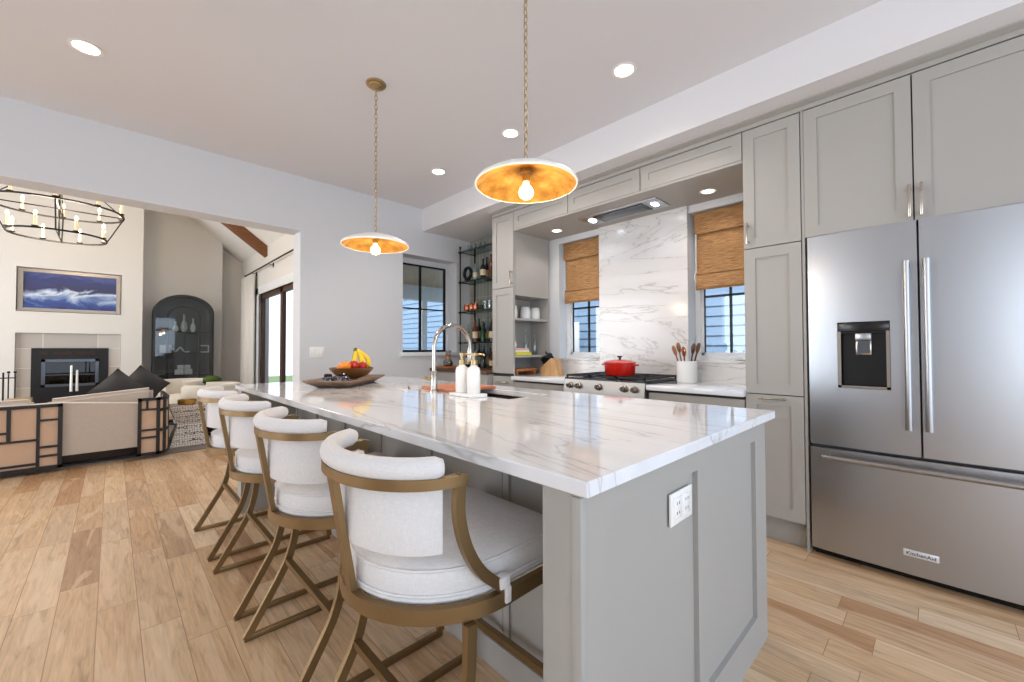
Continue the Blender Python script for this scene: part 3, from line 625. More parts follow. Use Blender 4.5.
tag(obj('book', B().box(2.925, 3.12, 2.97, 3.12, 1.1615, 1.182), M['paper_p']), 'pink book on top of the niche stack', 'book', 'books in the niche')
t = thing('creamer', 'small white creamer jug standing on the book stack', 'jug', (2.96, 3.04, 1.183)); obj('jug', B().lathe([(0, 0), (.026, 0), (.033, .02), (.026, .055), (.032, .068), (.028, .068), (.02, .05), (0, .03)], (2.96, 3.04, 1.183), 18), M['white'], t); obj('handle', B().tube(bez([(2.99, 3.04, 1.235), (3.012, 3.04, 1.22), (2.992, 3.04, 1.20)], 5), .004, 6), M['white'], t)
for x, lb in ((3.19, 'left clear glass bottle on the lower niche shelf'), (3.33, 'right clear glass bottle on the lower niche shelf')):
    tag(obj('glass_bottle', B().lathe([(0, 0), (.022, 0), (.026, .01), (.026, .13), (.011, .18), (.011, .24), (.014, .245), (.008, .25), (0, .25)], (x, 3.08, 1.108), 18), M['clear']), lb, 'bottle', 'glass bottles in the niche')
tag(obj('cutting_board', B().box(2.93, 3.25, 2.955, 3.15, CT + .04, CT + .065, .006).box(2.94, 2.96, 2.965, 3.14, CT + .001, CT + .04).box(3.2, 3.22, 2.965, 3.14, CT + .001, CT + .04), M['board']), 'footed wooden board low in the niche behind the knife block', 'cutting board')
# bamboo roman shades
def shade(y0, y1, lb):
    ym = (y0 + y1) / 2; t = thing('roman_shade', lb, 'window shade', (3.52, ym, 1.66), 'woven bamboo shades')
    obj('valance', B().box(3.478, 3.492, y0, y1, 2.12, 2.292, .003).box(3.492, 3.55, y0, y1, 2.272, 2.292), M['bamboo'], t)
    obj('shade_panel', B().box(3.506, 3.516, y0 + .012, y1 - .012, 1.70, 2.272), M['bamboo'], t)
    f = B(); f.poly([(3.500, y0 + .012, 1.80), (3.485, y0 + .012, 1.775), (3.472, y0 + .012, 1.675), (3.484, y0 + .012, 1.655), (3.51, y0 + .012, 1.66), (3.516, y0 + .012, 1.80)], (0, y1 - y0 - .024, 0))
    f.box(3.480, 3.50, y0 + .012, y1 - .012, 1.783, 1.80, .004); obj('fold', f, M['bamboo'], t)
    obj('cord', B().tube(bez([(3.474, y1 - .016, 2.12), (3.470, y1 - .014, 1.95), (3.472, y1 - .018, 1.82), (3.462, y1 - .005, 1.76), (3.47, y1 - .018, 1.72)], 6), .0035, 6), M['white'], t)
shade(0.925, 1.404, 'woven bamboo roman shade on the window right of the marble slab'); shade(2.31, 2.788, 'woven bamboo roman shade on the window left of the marble slab')

# ================================================================== ISLAND
IX0, IX1, IY0, IY1 = 0.672, 1.925, 0.50, 3.58; IT = 0.915
il = thing('kitchen_island', 'long grey panelled kitchen island with seating side', 'island', (1.3, 2.04, 0))
SHX = 1.03
def endpanel(y, face):
    b = B(); q = 0.02
    fy = y if face == 'y-' else y
    b.box(IX0, IX1, y + q, y + .10, 0, 0.882)
    # face frame with two recessed panels
    for x0, x1, z0, z1 in ((IX0, .775, 0, .882), (1.245, 1.315, 0, .882), (1.795, IX1, 0, .882), (.775, 1.245, 0, .135), (1.315, 1.795, 0, .135), (.775, 1.245, .812, .882), (1.315, 1.795, .812, .882)): b.box(x0, x1, y, y + q + .001, z0, z1)
    b.box(.775, 1.245, y + .015, y + q + .001, .135, .812); b.box(1.315, 1.795, y + .015, y + q + .001, .135, .812)
    b.box(IX0 - .004, IX0 + .016, y - .004, y + .02, 0, .874, .002)
    return b
obj('end_panel', endpanel(IY0, 'y-'), M['cab'], il)
obj('end_panel', B().box(IX0, IX1, IY1 - .10, IY1, 0, 0.882), M['cab'], il)
bk = B(); bk.box(SHX + .02, 1.44, IY0 + .1, IY1 - .1, .0, .882).box(1.44, IX1 - .025, IY0 + .1, 1.50, .1, .882).box(1.44, IX1 - .025, 2.32, IY1 - .1, .1, .882).box(1.44, IX1 - .025, 1.50, 2.32, .1, .62)
obj('carcass', bk, M['cab'], il)
ys = [IY0 + .1, 1.115, 1.62, 2.10, 2.58, 3.06, IY1 - .1]
for a, b2 in zip(ys, ys[1:]): obj('back_panel', shaker(B(), 'x-', SHX, a + .0015, b2 - .0015, 0.10, 0.881, fr=.03), M['cab'], il)
obj('base_board', B().box(SHX - .012, SHX + .019, IY0 + .101, IY1 - .101, 0, .098), M['cab'], il)
for a, b2 in ((.62, 1.2), (1.2, 1.9), (1.9, 2.6), (2.6, 3.46)): obj('door', shaker(B(), 'x+', IX1 - .003, a + .002, b2 - .002, .11, .868), M['cab'], il)
# countertop with sink opening
hx0, hx1, hy0, hy1 = 1.46, 1.76, 1.53, 2.28; cx0, cx1, cy0, cy1 = 0.655, 1.958, 0.470, 3.61
ctb = B(); bm = ctb.bm
xs = [cx0, hx0, hx1, cx1]; yy = [cy0, hy0, hy1, cy1]; V = {}
for k, z in ((0, 0.883), (1, IT)):
    for i, x in enumerate(xs):
        for j, y in enumerate(yy): V[i, j, k] = bm.verts.new((x, y, z))
for i in range(3):
    for j in range(3):
        if (i, j) == (1, 1): continue
        bm.faces.new((V[i, j, 1], V[i + 1, j, 1], V[i + 1, j + 1, 1], V[i, j + 1, 1])); bm.faces.new((V[i, j, 0], V[i, j + 1, 0], V[i + 1, j + 1, 0], V[i + 1, j, 0]))
for i in range(3):
    bm.faces.new((V[i, 0, 0], V[i + 1, 0, 0], V[i + 1, 0, 1], V[i, 0, 1])); bm.faces.new((V[i, 3, 0], V[i, 3, 1], V[i + 1, 3, 1], V[i + 1, 3, 0]))
    bm.faces.new((V[0, i, 0], V[0, i, 1], V[0, i + 1, 1], V[0, i + 1, 0])); bm.faces.new((V[3, i, 0], V[3, i + 1, 0], V[3, i + 1, 1], V[3, i, 1]))
bm.faces.new((V[1, 1, 0], V[1, 1, 1], V[2, 1, 1], V[2, 1, 0])); bm.faces.new((V[1, 2, 0], V[2, 2, 0], V[2, 2, 1], V[1, 2, 1])); bm.faces.new((V[1, 1, 0], V[1, 2, 0], V[1, 2, 1], V[1, 1, 1])); bm.faces.new((V[2, 1, 0], V[2, 1, 1], V[2, 2, 1], V[2, 2, 0]))
ict = obj('island_countertop', ctb, M['marble']); tag(ict, 'long white marble worktop of the kitchen island', 'countertop')
bv = ict.modifiers.new('edge', 'BEVEL'); bv.width = 0.003; bv.segments = 2; bv.limit_method = 'ANGLE'
sk = B(); z0 = .68
sk.box(hx0 - .012, hx1 + .012, hy0 - .012, hy1 + .012, z0, z0 + .01); sk.box(hx0 - .012, hx0 - .002, hy0 - .012, hy1 + .012, z0, .875); sk.box(hx1 + .002, hx1 + .012, hy0 - .012, hy1 + .012, z0, .875); sk.box(hx0 - .012, hx1 + .012, hy0 - .012, hy0 - .002, z0, .875); sk.box(hx0 - .012, hx1 + .012, hy1 + .002, hy1 + .012, z0, .875)
t = thing('sink', 'dark undermount sink in the island worktop', 'sink', (1.61, 1.9, z0)); obj('basin', sk, mat('shaded_steel_sink', (92, 72, 60), .35, .6), t); obj('drain', B().lathe([(0, z0 + .011), (.04, z0 + .011), (.04, z0 + .014), (0, z0 + .013)], (1.61, 1.9, 0), 20), M['chrome'], t)  # steel basin; the shade inside it is put into the brown base colour
tag(obj('cutting_board', B().box(1.44, 1.785, 1.99, 2.33, IT + .001, IT + .019, .004), M['copper'] if False else mat('cherry_board', (196, 124, 90), .5)), 'reddish wooden board lying across the island sink', 'cutting board')
# faucet
fx, fy = 1.405, 2.13
t = thing('faucet', 'polished nickel gooseneck faucet on the island', 'faucet', (fx, fy, IT))
obj('base', B().lathe([(0, 0), (.028, 0), (.028, .008), (.020, .012), (.020, .12), (.017, .125), (0, .125)], (fx, fy, IT + .0005), 24), M['chrome'], t)
arc = [(fx, fy, IT + .12)] + [(fx, fy, IT + .27)] + [(fx + .137 - .137 * math.cos(PI * i / 14), fy, IT + .27 + .137 * math.sin(PI * i / 14)) for i in range(1, 15)]
obj('spout', B().tube(arc, .0125, 14, up=(0, 1, 0)), M['chrome'], t)
obj('spray_head', B().lathe([(0, -.10), (.015, -.10), (.018, -.09), (.017, -.03), (.013, 0), (0, 0)], (fx + .274, fy, IT + .27), 18), M['chrome'], t)
obj('lever', B().tube([(fx, fy, IT + .075), (fx - .03, fy + .035, IT + .075), (fx - .045, fy + .05, IT + .085)], .008, 10).tube([(fx - .02, fy + .02, IT + .075), (fx - .06, fy + .02, IT + .095)], .005, 8), M['brassl'], t)
tag(obj('sink_button', B().lathe([(0, 0), (.022, 0), (.022, .006), (.016, .009), (.016, .018), (0, .019)], (1.375, 2.40, IT), 20), M['chrome']), 'small round nickel button beside the faucet on the island', 'button')
# soap tray
tag(obj('soap_tray', B().box(1.342, 1.446, 1.682, 1.888, IT + .0005, IT + .018, .004), M['white']), 'flat white tray under the two soap bottles', 'tray')
for y, lb in ((1.735, 'white soap bottle with brass pump, the right one nearer the island end'), (1.838, 'white soap bottle with brass pump, the left one beside the faucet')):
    x = 1.394; z = IT + .0185
    t = thing('soap_bottle', lb, 'soap bottle', (x, y, z), 'white soap bottles on the tray')
    obj('bottle', B().lathe([(0, 0), (.033, 0), (.0355, .005), (.0355, .118), (.031, .137), (.016, .148), (.013, .152), (0, .152)], (x, y, z), 28), M['white'], t)
    p = obj('pump', B().lathe([(0, .152), (.016, .152), (.016, .178), (.007, .18), (.007, .20), (.013, .202), (.013, .216), (0, .217)], (x, y, z), 18), M['brassl'], t)
    obj('nozzle', B().tube([(x, y, z + .209), (x + .035, y - .035, z + .209), (x + .042, y - .042, z + .203)], .005, 8), M['brassl'], p)
# outlet plates
def plate(b, x0, x1, y, z0, z1): return b.box(x0, x1, y - .006, y, z0, z1, .002)
t = thing('outlet', 'white double outlet plate on the island end panel', 'outlet', (1.148, .5105, .69)); obj('plate', plate(B(), 1.078, 1.216, .5105, .69, .778), M['whitemat'], t)
for x in (1.120, 1.175):
    r = obj('receptacle', B().box(x - .024, x + .024, .5025, .505, .705, .763, .002), M['white'], t)
    s_ = B()
    for dz in (-.013, .013): s_.box(x - .008, x - .006, .5018, .5026, .734 + dz - .004, .734 + dz + .004).box(x + .006, x + .008, .5018, .5026, .734 + dz - .004, .734 + dz + .004)
    obj('slot', s_, M['black'], r)
t = thing('light_switch', 'white three-gang light switch on the wall beside the opening', 'switch', (1.48, 4.35, 1.09)); obj('plate', plate(B(), 1.41, 1.55, 4.35, 1.09, 1.20), M['whitemat'], t)
for x in (1.44, 1.48, 1.52): obj('rocker', B().box(x - .014, x + .014, 4.337, 4.3445, 1.115, 1.175, .002), M['white'], t)

# ================================================================== FRUIT TRAY
TC = Vector((1.25, 3.02, IT + .0005)); RT = Matrix.Translation(TC) @ Matrix.Rotation(math.radians(46), 4, 'Z')
def rt(p): return tuple(RT @ Vector(p))
tr = B(); bmt = tr.bm
def ring(hx, hy, z): return [bmt.verts.new(rt(p)) for p in ((-hx, -hy, z), (hx, -hy, z), (hx, hy, z), (-hx, hy, z))]
R_ = [ring(.27, .10, 0), ring(.33, .15, .05), ring(.345, .165, .052), ring(.345, .165, .044), ring(.335, .155, .04)]
R2 = [ring(.262, .093, .010), ring(.322, .142, .05)]
def quad(a, b):
    for i in range(4): bmt.faces.new((a[i], a[(i + 1) % 4], b[(i + 1) % 4], b[i]))
bmt.faces.new(R_[0]); bmt.faces.new(R2[0]); quad(R2[0], R2[1]); quad(R2[1], R_[2]); quad(R_[2], R_[3]); quad(R_[3], R_[0])
for v in R_[1] + R_[4]: bmt.verts.remove(v)
tag(obj('wooden_tray', tr, M['traywood']), 'weathered wooden tray with flared rim on the far end of the island', 'tray')
bc = Vector(rt((.06, .0, .0105)))
tag(obj('fruit_bowl', B().lathe([(0, 0), (.05, 0), (.045, .028), (.11, .052), (.15, .092), (.157, .110), (.150, .110), (.10, .066), (.05, .044), (0, .042)], tuple(bc), 36), M['bowlw']), 'brown wooden fruit bowl standing on the weathered tray', 'bowl')
def fruit(kind, cat, dx, dy, dz, r, m, lb, sz=.92):
    c = Vector(rt((.06 + dx * .92, dy * .92, .0375 + dz))); t = thing(kind, lb, cat, (c.x, c.y, c.z - r), 'fruit in the wooden bowl')
    obj('fruit', B().ball(tuple(c), r, sz=sz, n=18), m, t); obj('stem', B().tube([(c.x, c.y, c.z + r * sz - .003), (c.x + .003, c.y, c.z + r * sz + .007)], .002, 6), M['stem'], t)
fruit('orange_fruit', 'orange', -.115, .0, .098, .036, M['orange'], 'orange at the left edge of the fruit bowl'); fruit('orange_fruit', 'orange', -.055, .055, .085, .036, M['orange'], 'second orange, behind between the left orange and the apple')
fruit('apple', 'apple', -.035, -.03, .098, .040, M['apple'], 'large red apple in the middle of the fruit bowl'); fruit('apple', 'apple', .05, -.07, .092, .037, M['apple'], 'red apple in front of the bananas'); fruit('apple', 'apple', .045, .02, .08, .037, M['apple'], 'red apple low under the bananas')
cr0 = bc + Vector((.062, .072, .245)); rr = Vector((.718, -.696, 0)); ff = Vector((.696, .718, 0))
bn = thing('banana_bunch', 'bunch of yellow bananas standing at the right of the bowl', 'bananas', tuple(bc + Vector((.05, .04, .06))))
for i in range(5):
    q = (-.045, -.015, .012, .040, .066)[i]; dp_ = (.03, -.02, .025, -.015, .02)[i]
    c = [cr0 + rr * q * .12, cr0 + rr * (q * .55 + .012) + ff * dp_ * .6 - Vector((0, 0, .03)), cr0 + rr * (q * 1.0 + .018) + ff * dp_ * 1.3 - Vector((0, 0, .075)), cr0 + rr * (q * 1.1 + .012) + ff * dp_ * 1.5 - Vector((0, 0, .115)), cr0 + rr * q * .95 + ff * dp_ * 1.3 - Vector((0, 0, .145))]
    p = bez(c, 5); sc = [min(1, .35 + .9 * (k / len(p)) ** .8) if k < len(p) * .75 else max(.25, 1 - ((k / (len(p) - 1) - .75) / .25) ** 2 * .75) for k in range(len(p))]
    obj('banana', B().tube(p, .0215, 8, scale=sc, up=tuple(ff)), M['bang'] if i == 0 else M['ban'], bn)
obj('stem', B().lathe([(0, -.022), (.016, -.02), (.018, -.005), (.012, .012), (0, .014)], tuple(cr0), 10), M['stem'], bn)
jb = mat('dark_patterned_glaze', (40, 38, 50), .25); nn = N(jb); vv = nn.n('TexVoronoi'); vv.inputs['Scale'].default_value = 60; nn.l(nn.coord(), vv.inputs['Vector']); nn.col(nn.ramp(vv.outputs['Distance'], [(.2, (150, 150, 160)), (.4, (34, 32, 42))]))
for (dx, dy, s, lb) in ((-.205, -.045, .9, 'dark patterned squat jar, the right one of two on the tray'), (-.215, .055, .85, 'dark patterned squat jar, the left one of two on the tray')):
    c = rt((dx, dy, .0105)); t = thing('squat_jar', lb, 'jar', c, 'dark jars on the wooden tray')
    obj('jar', B().lathe([(0, 0), (.035 * s, 0), (.055 * s, .026 * s), (.05 * s, .056 * s), (.03 * s, .072 * s), (0, .072 * s)], c, 24), jb, t); obj('lid', B().lathe([(0, .073 * s), (.03 * s, .073 * s), (.032 * s, .084 * s), (.025 * s, .094 * s), (0, .095 * s)], c, 20), M['darkg'], t)

# ================================================================== STOOLS
def make_stool(label):
    t = thing('counter_stool', label, 'stool', (0, 0, 0), 'counter stools along the island')
    HY = .2575; lp = [(-.29, 0.010), (-.262, .055), (-.212, .14), (-.168, .215), (-.138, .275), (-.116, .35), (-.104, .44), (-.10, .548)]
    for s in (-1, 1):
        obj('leg', B().bar(bez([(x, s * HY, z) for x, z in lp], 3), .018, .027, up=(1, 0, 0)), M['brass'], t)
        obj('leg', B().bar([(.290, s * HY, .022), (.285, s * HY, .30), (.262, s * HY, .548)], .018, .027, up=(1, 0, 0)), M['brass'], t)
        obj('floor_bar', B().box(-.296, .296, s * HY - .009, s * HY + .009, 0, .022, .002), M['brass'], t)
    for x, z in ((-.140, .272), (.287, .17)): obj('stretcher', B().bar([(x, -HY + .009, z), (x, HY - .009, z)], .022, .022), M['brass'], t)
    # seat ring
    ra = .262; rg_ = [(.275, -ra), (0.0, -ra)] + [(-math.sin(a) * ra * 1.0, -math.cos(a) * ra) for a in [PI * i / 20 for i in range(1, 20)]] + [(0.0, ra), (.275, ra)]
    obj('seat_ring', B().bar([(x, y, .570) for x, y in rg_], .020, .036, closed=True), M['brass'], t)
    # cushion: D outline, rounded edges
    def outline(k): 
        return [(.268 * 1 - k, -(ra - .016 - k)), (.13, -(ra - .016 - k)), (0.0, -(ra - .016 - k))] + [(-math.sin(a) * (ra - .012 - k), -math.cos(a) * (ra - .016 - k)) for a in [PI * i / 18 for i in range(1, 18)]] + [(0.0, ra - .016 - k), (.13, ra - .016 - k), (.268 - k, ra - .016 - k)]
    b = B(); prof = [(.03, .578), (.006, .582), (.0, .592), (.006, .601), (.002, .612), (.0, .632), (.002, .655), (.008, .663), (.028, .672), (.07, .682), (.13, .688)]
    rings = [[b.bm.verts.new((x, y, z)) for x, y in outline(k)] for k, z in prof]
    for r0, r1 in zip(rings, rings[1:]):
        n = len(r0)
        for i in range(n): b.bm.faces.new((r0[i], r0[(i + 1) % n], r1[(i + 1) % n], r1[i]))
    b.bm.faces.new(rings[0][::-1]); b.bm.faces.new(rings[-1])
    st_ = obj('seat', b, M['linen'], t, ang=60)
    obj('piping', B().tube([(x, y, .659) for x, y in outline(.004)], .0045, 6, closed=True).tube([(x, y, .603) for x, y in outline(.001)], .0035, 6, closed=True), M['linen'], st_)
    # back rail (half ellipse) and arms that sweep down to the ring
    def ell(a, off=0.0): return (-.118 - (.188 + off) * math.cos(a), (.25 + off) * math.sin(a))
    A = [-PI / 2 + PI * i / 32 for i in range(33)]
    obj('back_rail', B().bar([ell(a) + (.877,) for a in A], .022, .024), M['brass'], t)
    for s in (-1, 1):
        p = bez([(-.116, .25 * s, .888), (-.128, .252 * s, .845), (-.128, .255 * s, .785), (-.108, .258 * s, .715), (-.068, .260 * s, .652), (.0, .262 * s, .592)], 5)
        ar = obj('arm', B().bar(p, .018, .026, up=(1, 0, 0)), M['brass'], t)
        obj('tie', B().box(-.022, .012, s * .262 - .014, s * .262 + .014, .595, .625, .006).box(-.006, .012, s * .272 - .006, s * .272 + .004, .560, .60, .003), M['linen'], ar)
    obj('upright', B().bar([(-.258, 0, .560), (-.282, 0, .70), (-.310, 0, .868)], .030, .016, up=(1, 0, 0)), M['brass'], t)
    A2 = [math.radians(-77 + 154 * i / 28) for i in range(29)]
    sc = [.7] + [1] * 27 + [.7]
    obj('rail_cushion', B().sweep([ell(a, -.010) + (.908,) for a in A2], circ(.025, 12, .026), scale=sc), M['linen'], t, ang=80)
    b = B(); A3 = [math.radians(-75 + 150 * i / 24) for i in range(25)]
    sec = [(-.011, -.078), (-.014, -.07), (-.014, .07), (-.011, .078), (.011, .078), (.014, .07), (.014, -.07), (.011, -.078)]
    obj('back_pad', b.sweep([(ell(a, -.030)[0] + .012, ell(a, -.030)[1], .788) for a in A3], sec), M['linen'], t, ang=50)
    return t
s1 = make_stool('nearest counter stool, tucked at the outlet end of the island')
s1.location = (.69, 1.005, 0)
for y, lb in ((1.695, 'second counter stool from the near end of the island'), (2.393, 'third counter stool from the near end of the island'), (3.088, 'farthest counter stool, at the far end of the island by the side table')): dup(s1, (.69, y, 0), label=lb)

# ================================================================== PENDANTS
def pendant(x, y, zr, lb):
    t = thing('pendant_light', lb, 'pendant light', (x, y, zr), 'white and gold dish pendants over the island')
    R = .208
    outer = [(0.02, .066), (.06, .064), (.11, .054), (.16, .036), (.20, .014), (R, 0.004), (R, -.002)]; inner = [(R - .007, -.0025), (.190, .006), (.155, .026), (.108, .045), (.058, .058), (.02, .061)]
    obj('shade', B().lathe(outer + [(R - .006, -.004), (R - .0062, -.002)], (x, y, zr), 56), M['whitemat'], t)
    obj('gold_lining', B().lathe(inner, (x, y, zr), 56), M['gold'], t)
    obj('socket', B().lathe([(0, .066), (.022, .064), (.022, .052), (.028, .050), (.028, .042), (.018, .040), (.016, .012), (0, .012)], (x, y, zr), 24), M['brassl'], t)
    obj('bulb', B().lathe([(0, .012), (.012, .010), (.014, 0), (.026, -.014), (.031, -.030), (.027, -.046), (.015, -.056), (0, -.059)], (x, y, zr), 24), M['bulb'], t)
    obj('canopy', B().lathe([(0, 0), (.062, 0), (.062, -.008), (.045, -.012), (.045, -.022), (.02, -.026), (.008, -.035), (0, -.035)], (x, y, CZ - .0005), 32), M['brassl'], t)
    ch = B(); z = zr + .068; i = 0; zt = CZ - .03
    ch.tube([(x, y, zr + .064), (x, y, zr + .078)], .004, 8)
    while z < zt:
        pts = [(.0085 * math.cos(a) * (1 if i % 2 else 0), .0085 * math.cos(a) * (0 if i % 2 else 1), .019 * math.sin(a)) for a in [2 * PI * k / 10 for k in range(10)]]
        ch.sweep([(x + a, y + b, z + .014 + c) for a, b, c in pts], circ(.0023, 5), up=((0, 1, 0) if i % 2 else (1, 0, 0)), closed=True)
        z += .030; i += 1
    obj('chain', ch, M['brassl'], t)
    d = bpy.data.lights.new('pendant_bulb', 'POINT'); d.energy = 6; d.color = (1, .80, .55); d.shadow_soft_size = .03; o = bpy.data.objects.new('pendant_bulb', d); C.objects.link(o); o.location = (x, y, zr - .115)
pendant(1.20, 1.154, 1.837, 'nearest dish pendant, white outside with gold lining, by the range side'); pendant(1.20, 2.489, 1.835, 'farther dish pendant with gold lining, in front of the back wall')

# ================================================================== BAR SHELVES
ex, ey = 3.17, 4.215; sh_z = (2.40, 2.015, 1.635, 1.25)
et = thing('bar_shelf', 'dark iron pipe shelf with glass boards on the tiled bar wall', 'shelf', (3.3, 3.8, .945))
for x, y in ((ex, ey), (ex, 3.45), (3.405, ey), (3.405, 3.45)):
    obj('post', B().tube([(x, y, 1.14), (x, y, 2.46)], .009, 8).lathe([(0, 0), (.014, 0), (.014, .02), (0, .024)], (x, y, 2.455), 8), M['blackm'], et)
for z in sh_z:
    g = B(); g.tube([(ex - .03, ey, z), (3.424, ey, z)], .006, 6).tube([(ex - .03, 3.45, z), (3.424, 3.45, z)], .006, 6).tube([(ex, 3.42, z), (ex, ey + .03, z)], .006, 6)
    for y in (ey, 3.45): g.lathe([(0, -.016), (.014, -.016), (.014, .016), (0, .016)], (ex, y, z), 8)
    obj('rail', g, M['blackm'], et)
    obj('shelf', B().box(ex - .01, 3.42, 3.43, ey + .01, z + .008, z + .016), M['shelfglass'], et)
BOT = lambda r, h: [(0, 0), (r, 0), (r * 1.02, .01), (r, h * .58), (r * .35, h * .75), (r * .33, h * .96), (r * .42, h * .965), (r * .42, h), (0, h)]
def bottle(x, y, z, r, h, m, lb, cat='bottle', grp='bottles on the bar shelves', name='liquor_bottle', lab=True):
    t = thing(name, lb, cat, (x, y, z), grp); obj('bottle', B().lathe(BOT(r, h), (x, y, z), 16), m, t)
    if lab: obj('label', B().lathe([(r + .0015, h * .15), (r + .0015, h * .45)], (x, y, z), 16), M['label'], t)
def gl(x, y, z, lb, h=.10, r=.03, grp='glasses on the bar shelves'):
    tag(obj('drinking_glass', B().lathe([(0, 0), (r * .85, 0), (r, h), (r - .003, h), (r * .8, .01), (0, .01)], (x, y, z), 16), M['clear']), lb, 'glass', grp)
# third shelf (z 1.635): copper mugs and plant
for i, y in enumerate((4.14, 4.05, 3.965)):
    lb = ('copper mug at the left end of the bar shelf', 'copper mug in the middle of the three', 'copper mug next to the trailing plant')[i]
    t = thing('copper_mug', lb, 'mug', (3.22, y, 1.652), 'copper mugs on the bar shelf'); obj('mug', B().lathe([(0, 0), (.030, 0), (.038, .02), (.038, .065), (.032, .085), (.029, .085), (.034, .06), (.03, .01), (0, .01)], (3.22, y, 1.652), 20), M['copper'], t)
    obj('handle', B().tube(bez([(3.25, y + .02, 1.72), (3.275, y + .04, 1.70), (3.252, y + .02, 1.67)], 5), .004, 6), M['copper'], t)
t = thing('potted_plant', 'small trailing green plant on the bar shelf beside the copper mugs', 'plant', (3.24, 3.87, 1.652))
obj('pot', B().lathe([(0, 0), (.035, 0), (.045, .06), (.04, .06), (.0, .055)], (3.24, 3.87, 1.652), 18), M['darkg'], t)
lf = B()
for i in range(46):
    a = random.uniform(0, 2 * PI); r = random.uniform(.01, .055); z = 1.72 + random.uniform(-.03, .05) - r * .3; c = Vector((3.24 + r * math.cos(a) * .7, 3.87 + r * math.sin(a), z)); d = Vector((math.cos(a), math.sin(a), random.uniform(-.5, .6))).normalized(); s_ = d.cross(Vector((0, 0, 1))).normalized(); L = .035
    lf.poly([c, c + d * L * .5 + s_ * .012, c + d * L, c + d * L * .5 - s_ * .012], d.cross(s_) * .001)
obj('leaves', lf, M['leaf'], t)
# second shelf: black wreath-like ring sculpture and bottles
t = thing('ring_sculpture', 'black textured ring sculpture on the second bar shelf', 'sculpture', (3.2, 4.10, 2.032))
rp = [(3.2, 4.10 + .068 * math.cos(a), 2.125 + .068 * math.sin(a)) for a in [2 * PI * k / 26 for k in range(26)]]
obj('ring', B().sweep(rp, circ(.021, 8), up=(1, 0, 0), closed=True), M['black'], t); obj('base', B().box(3.17, 3.23, 4.07, 4.13, 2.0315, 2.05, .004), M['black'], t)
ms = [M['amber'], M['darkg'], M['blueg'], M['clear'], M['greeng']]
pl = ['beside the ring sculpture', 'second from the ring sculpture', 'in the middle of the row', 'right of the middle of the row', 'near the tall cabinet', 'half hidden by the tall cabinet']
nm = {0: 'amber', 1: 'black', 2: 'pale blue', 3: 'clear', 4: 'dark green'}
for k, (z, nmz, y0, lst) in enumerate(((2.032, 'second bar shelf', 3.985, (2, 3, 1, 2, 0, 1)), (1.267, 'lowest bar shelf', 4.14, (3, 0, 0, 1, 4, 1)), (.944, 'wooden bar top', 4.14, (1, 3, 2, 4, 1, 0)))):
    for i, q in enumerate(lst):
        p = pl[i] if k == 0 else ('at the far left end of the row', 'second from the left end', 'third from the left end', 'fourth from the left end', 'fifth from the left end', 'sixth from the left end, by the tall cabinet')[i]
        bottle(3.23 + .08 * (i % 2), y0 - i * .075, z, .029 + .003 * (i % 3), .20 + .035 * ((i * 2 + k) % 3), ms[q], '%s bottle on the %s, %s' % (nm[q], nmz, p), lab=(i % 3 != 1))
for k, (z, nmz, y0) in enumerate(((2.032, 'second bar shelf', 3.95), (1.267, 'lowest bar shelf', 4.10), (.944, 'wooden bar top', 4.10))):
    for i, q in enumerate((1, 4, 2, 0)):
        bottle(3.385, y0 - i * .075, z, .028, (.30, .26, .31, .24)[i], ms[q], '%s bottle in the back row on the %s, %s' % (nm[q], nmz, ('first from left', 'second from left', 'third from left', 'fourth from left')[i]), grp='back row bottles on the bar shelves', lab=(i != 1))
for i in range(4): gl(3.22, 3.78 - i * .08, 1.652, 'clear glass on the copper mug shelf, %s' % ('first right of the plant', 'second right of the plant', 'third right of the plant', 'fourth right of the plant')[i])
for i in range(4): gl(3.25, 4.12 - i * .09, 2.417, 'clear glass on the top bar shelf, %s' % ('at the left end', 'second from the left', 'third from the left', 'fourth from the left')[i], .07)
# pour-over coffee maker and board at the end of the bar top
t = thing('coffee_maker', 'glass pour-over coffee maker with wooden collar on the round-edged board', 'coffee maker', (2.93, 4.14, .967))
obj('carafe', B().lathe([(0, 0), (.05, 0), (.062, .02), (.055, .06), (.018, .11), (.018, .125), (.045, .19), (.042, .19), (.015, .125), (.015, .11), (.05, .06), (.058, .02), (0, .004)], (2.93, 4.14, .967), 22), M['clear'], t)
obj('collar', B().lathe([(.032, .09), (.022, .108), (.022, .126), (.032, .144), (.036, .144), (.028, .126), (.028, .108), (.036, .09)], (2.93, 4.14, .967), 18), M['board'], t); obj('coffee', B().lathe([(0, .005), (.048, .005), (.059, .02), (.053, .05), (0, .05)], (2.93, 4.14, .967), 20), M['amber'], t)
tag(obj('serving_board', B().box(2.83, 3.07, 4.02, 4.28, .9445, .966, .008), M['board']), 'wooden serving board under the pour-over coffee maker', 'board')

# ================================================================== LIVING ROOM
BY = 9.6
bw = B()
bw.box(-4.2, -1.045, BY, 10.4, 0, 5.6); bw.box(.105, .371, BY, 10.4, 0, 5.0); bw.box(-1.045, .105, BY, 10.4, 1.44, 1.765); bw.box(-1.045, .105, BY, 10.4, 2.44, 5.6)
bw.box(-1.045, .105, BY + .09, 10.4, 1.765, 2.44); bw.box(-1.045, .105, BY + .5, 10.4, 0, 1.44)
struct('wall_fireplace', bw, M['wallb'])
fp = thing('fireplace', 'stone framed fireplace with black insert in the living room', 'fireplace', (-.47, 9.8, 0))
sb = B(); sb.box(-1.043, -.886, BY + .05, BY + .1, .0, 1.438).box(-.04, .103, BY + .05, BY + .1, 0, 1.438).box(-.886, -.04, BY + .05, BY + .1, 1.208, 1.438).box(-1.043, .103, BY - .25, BY + .05, 0, .06)
obj('surround', sb, M['fptile'], fp)
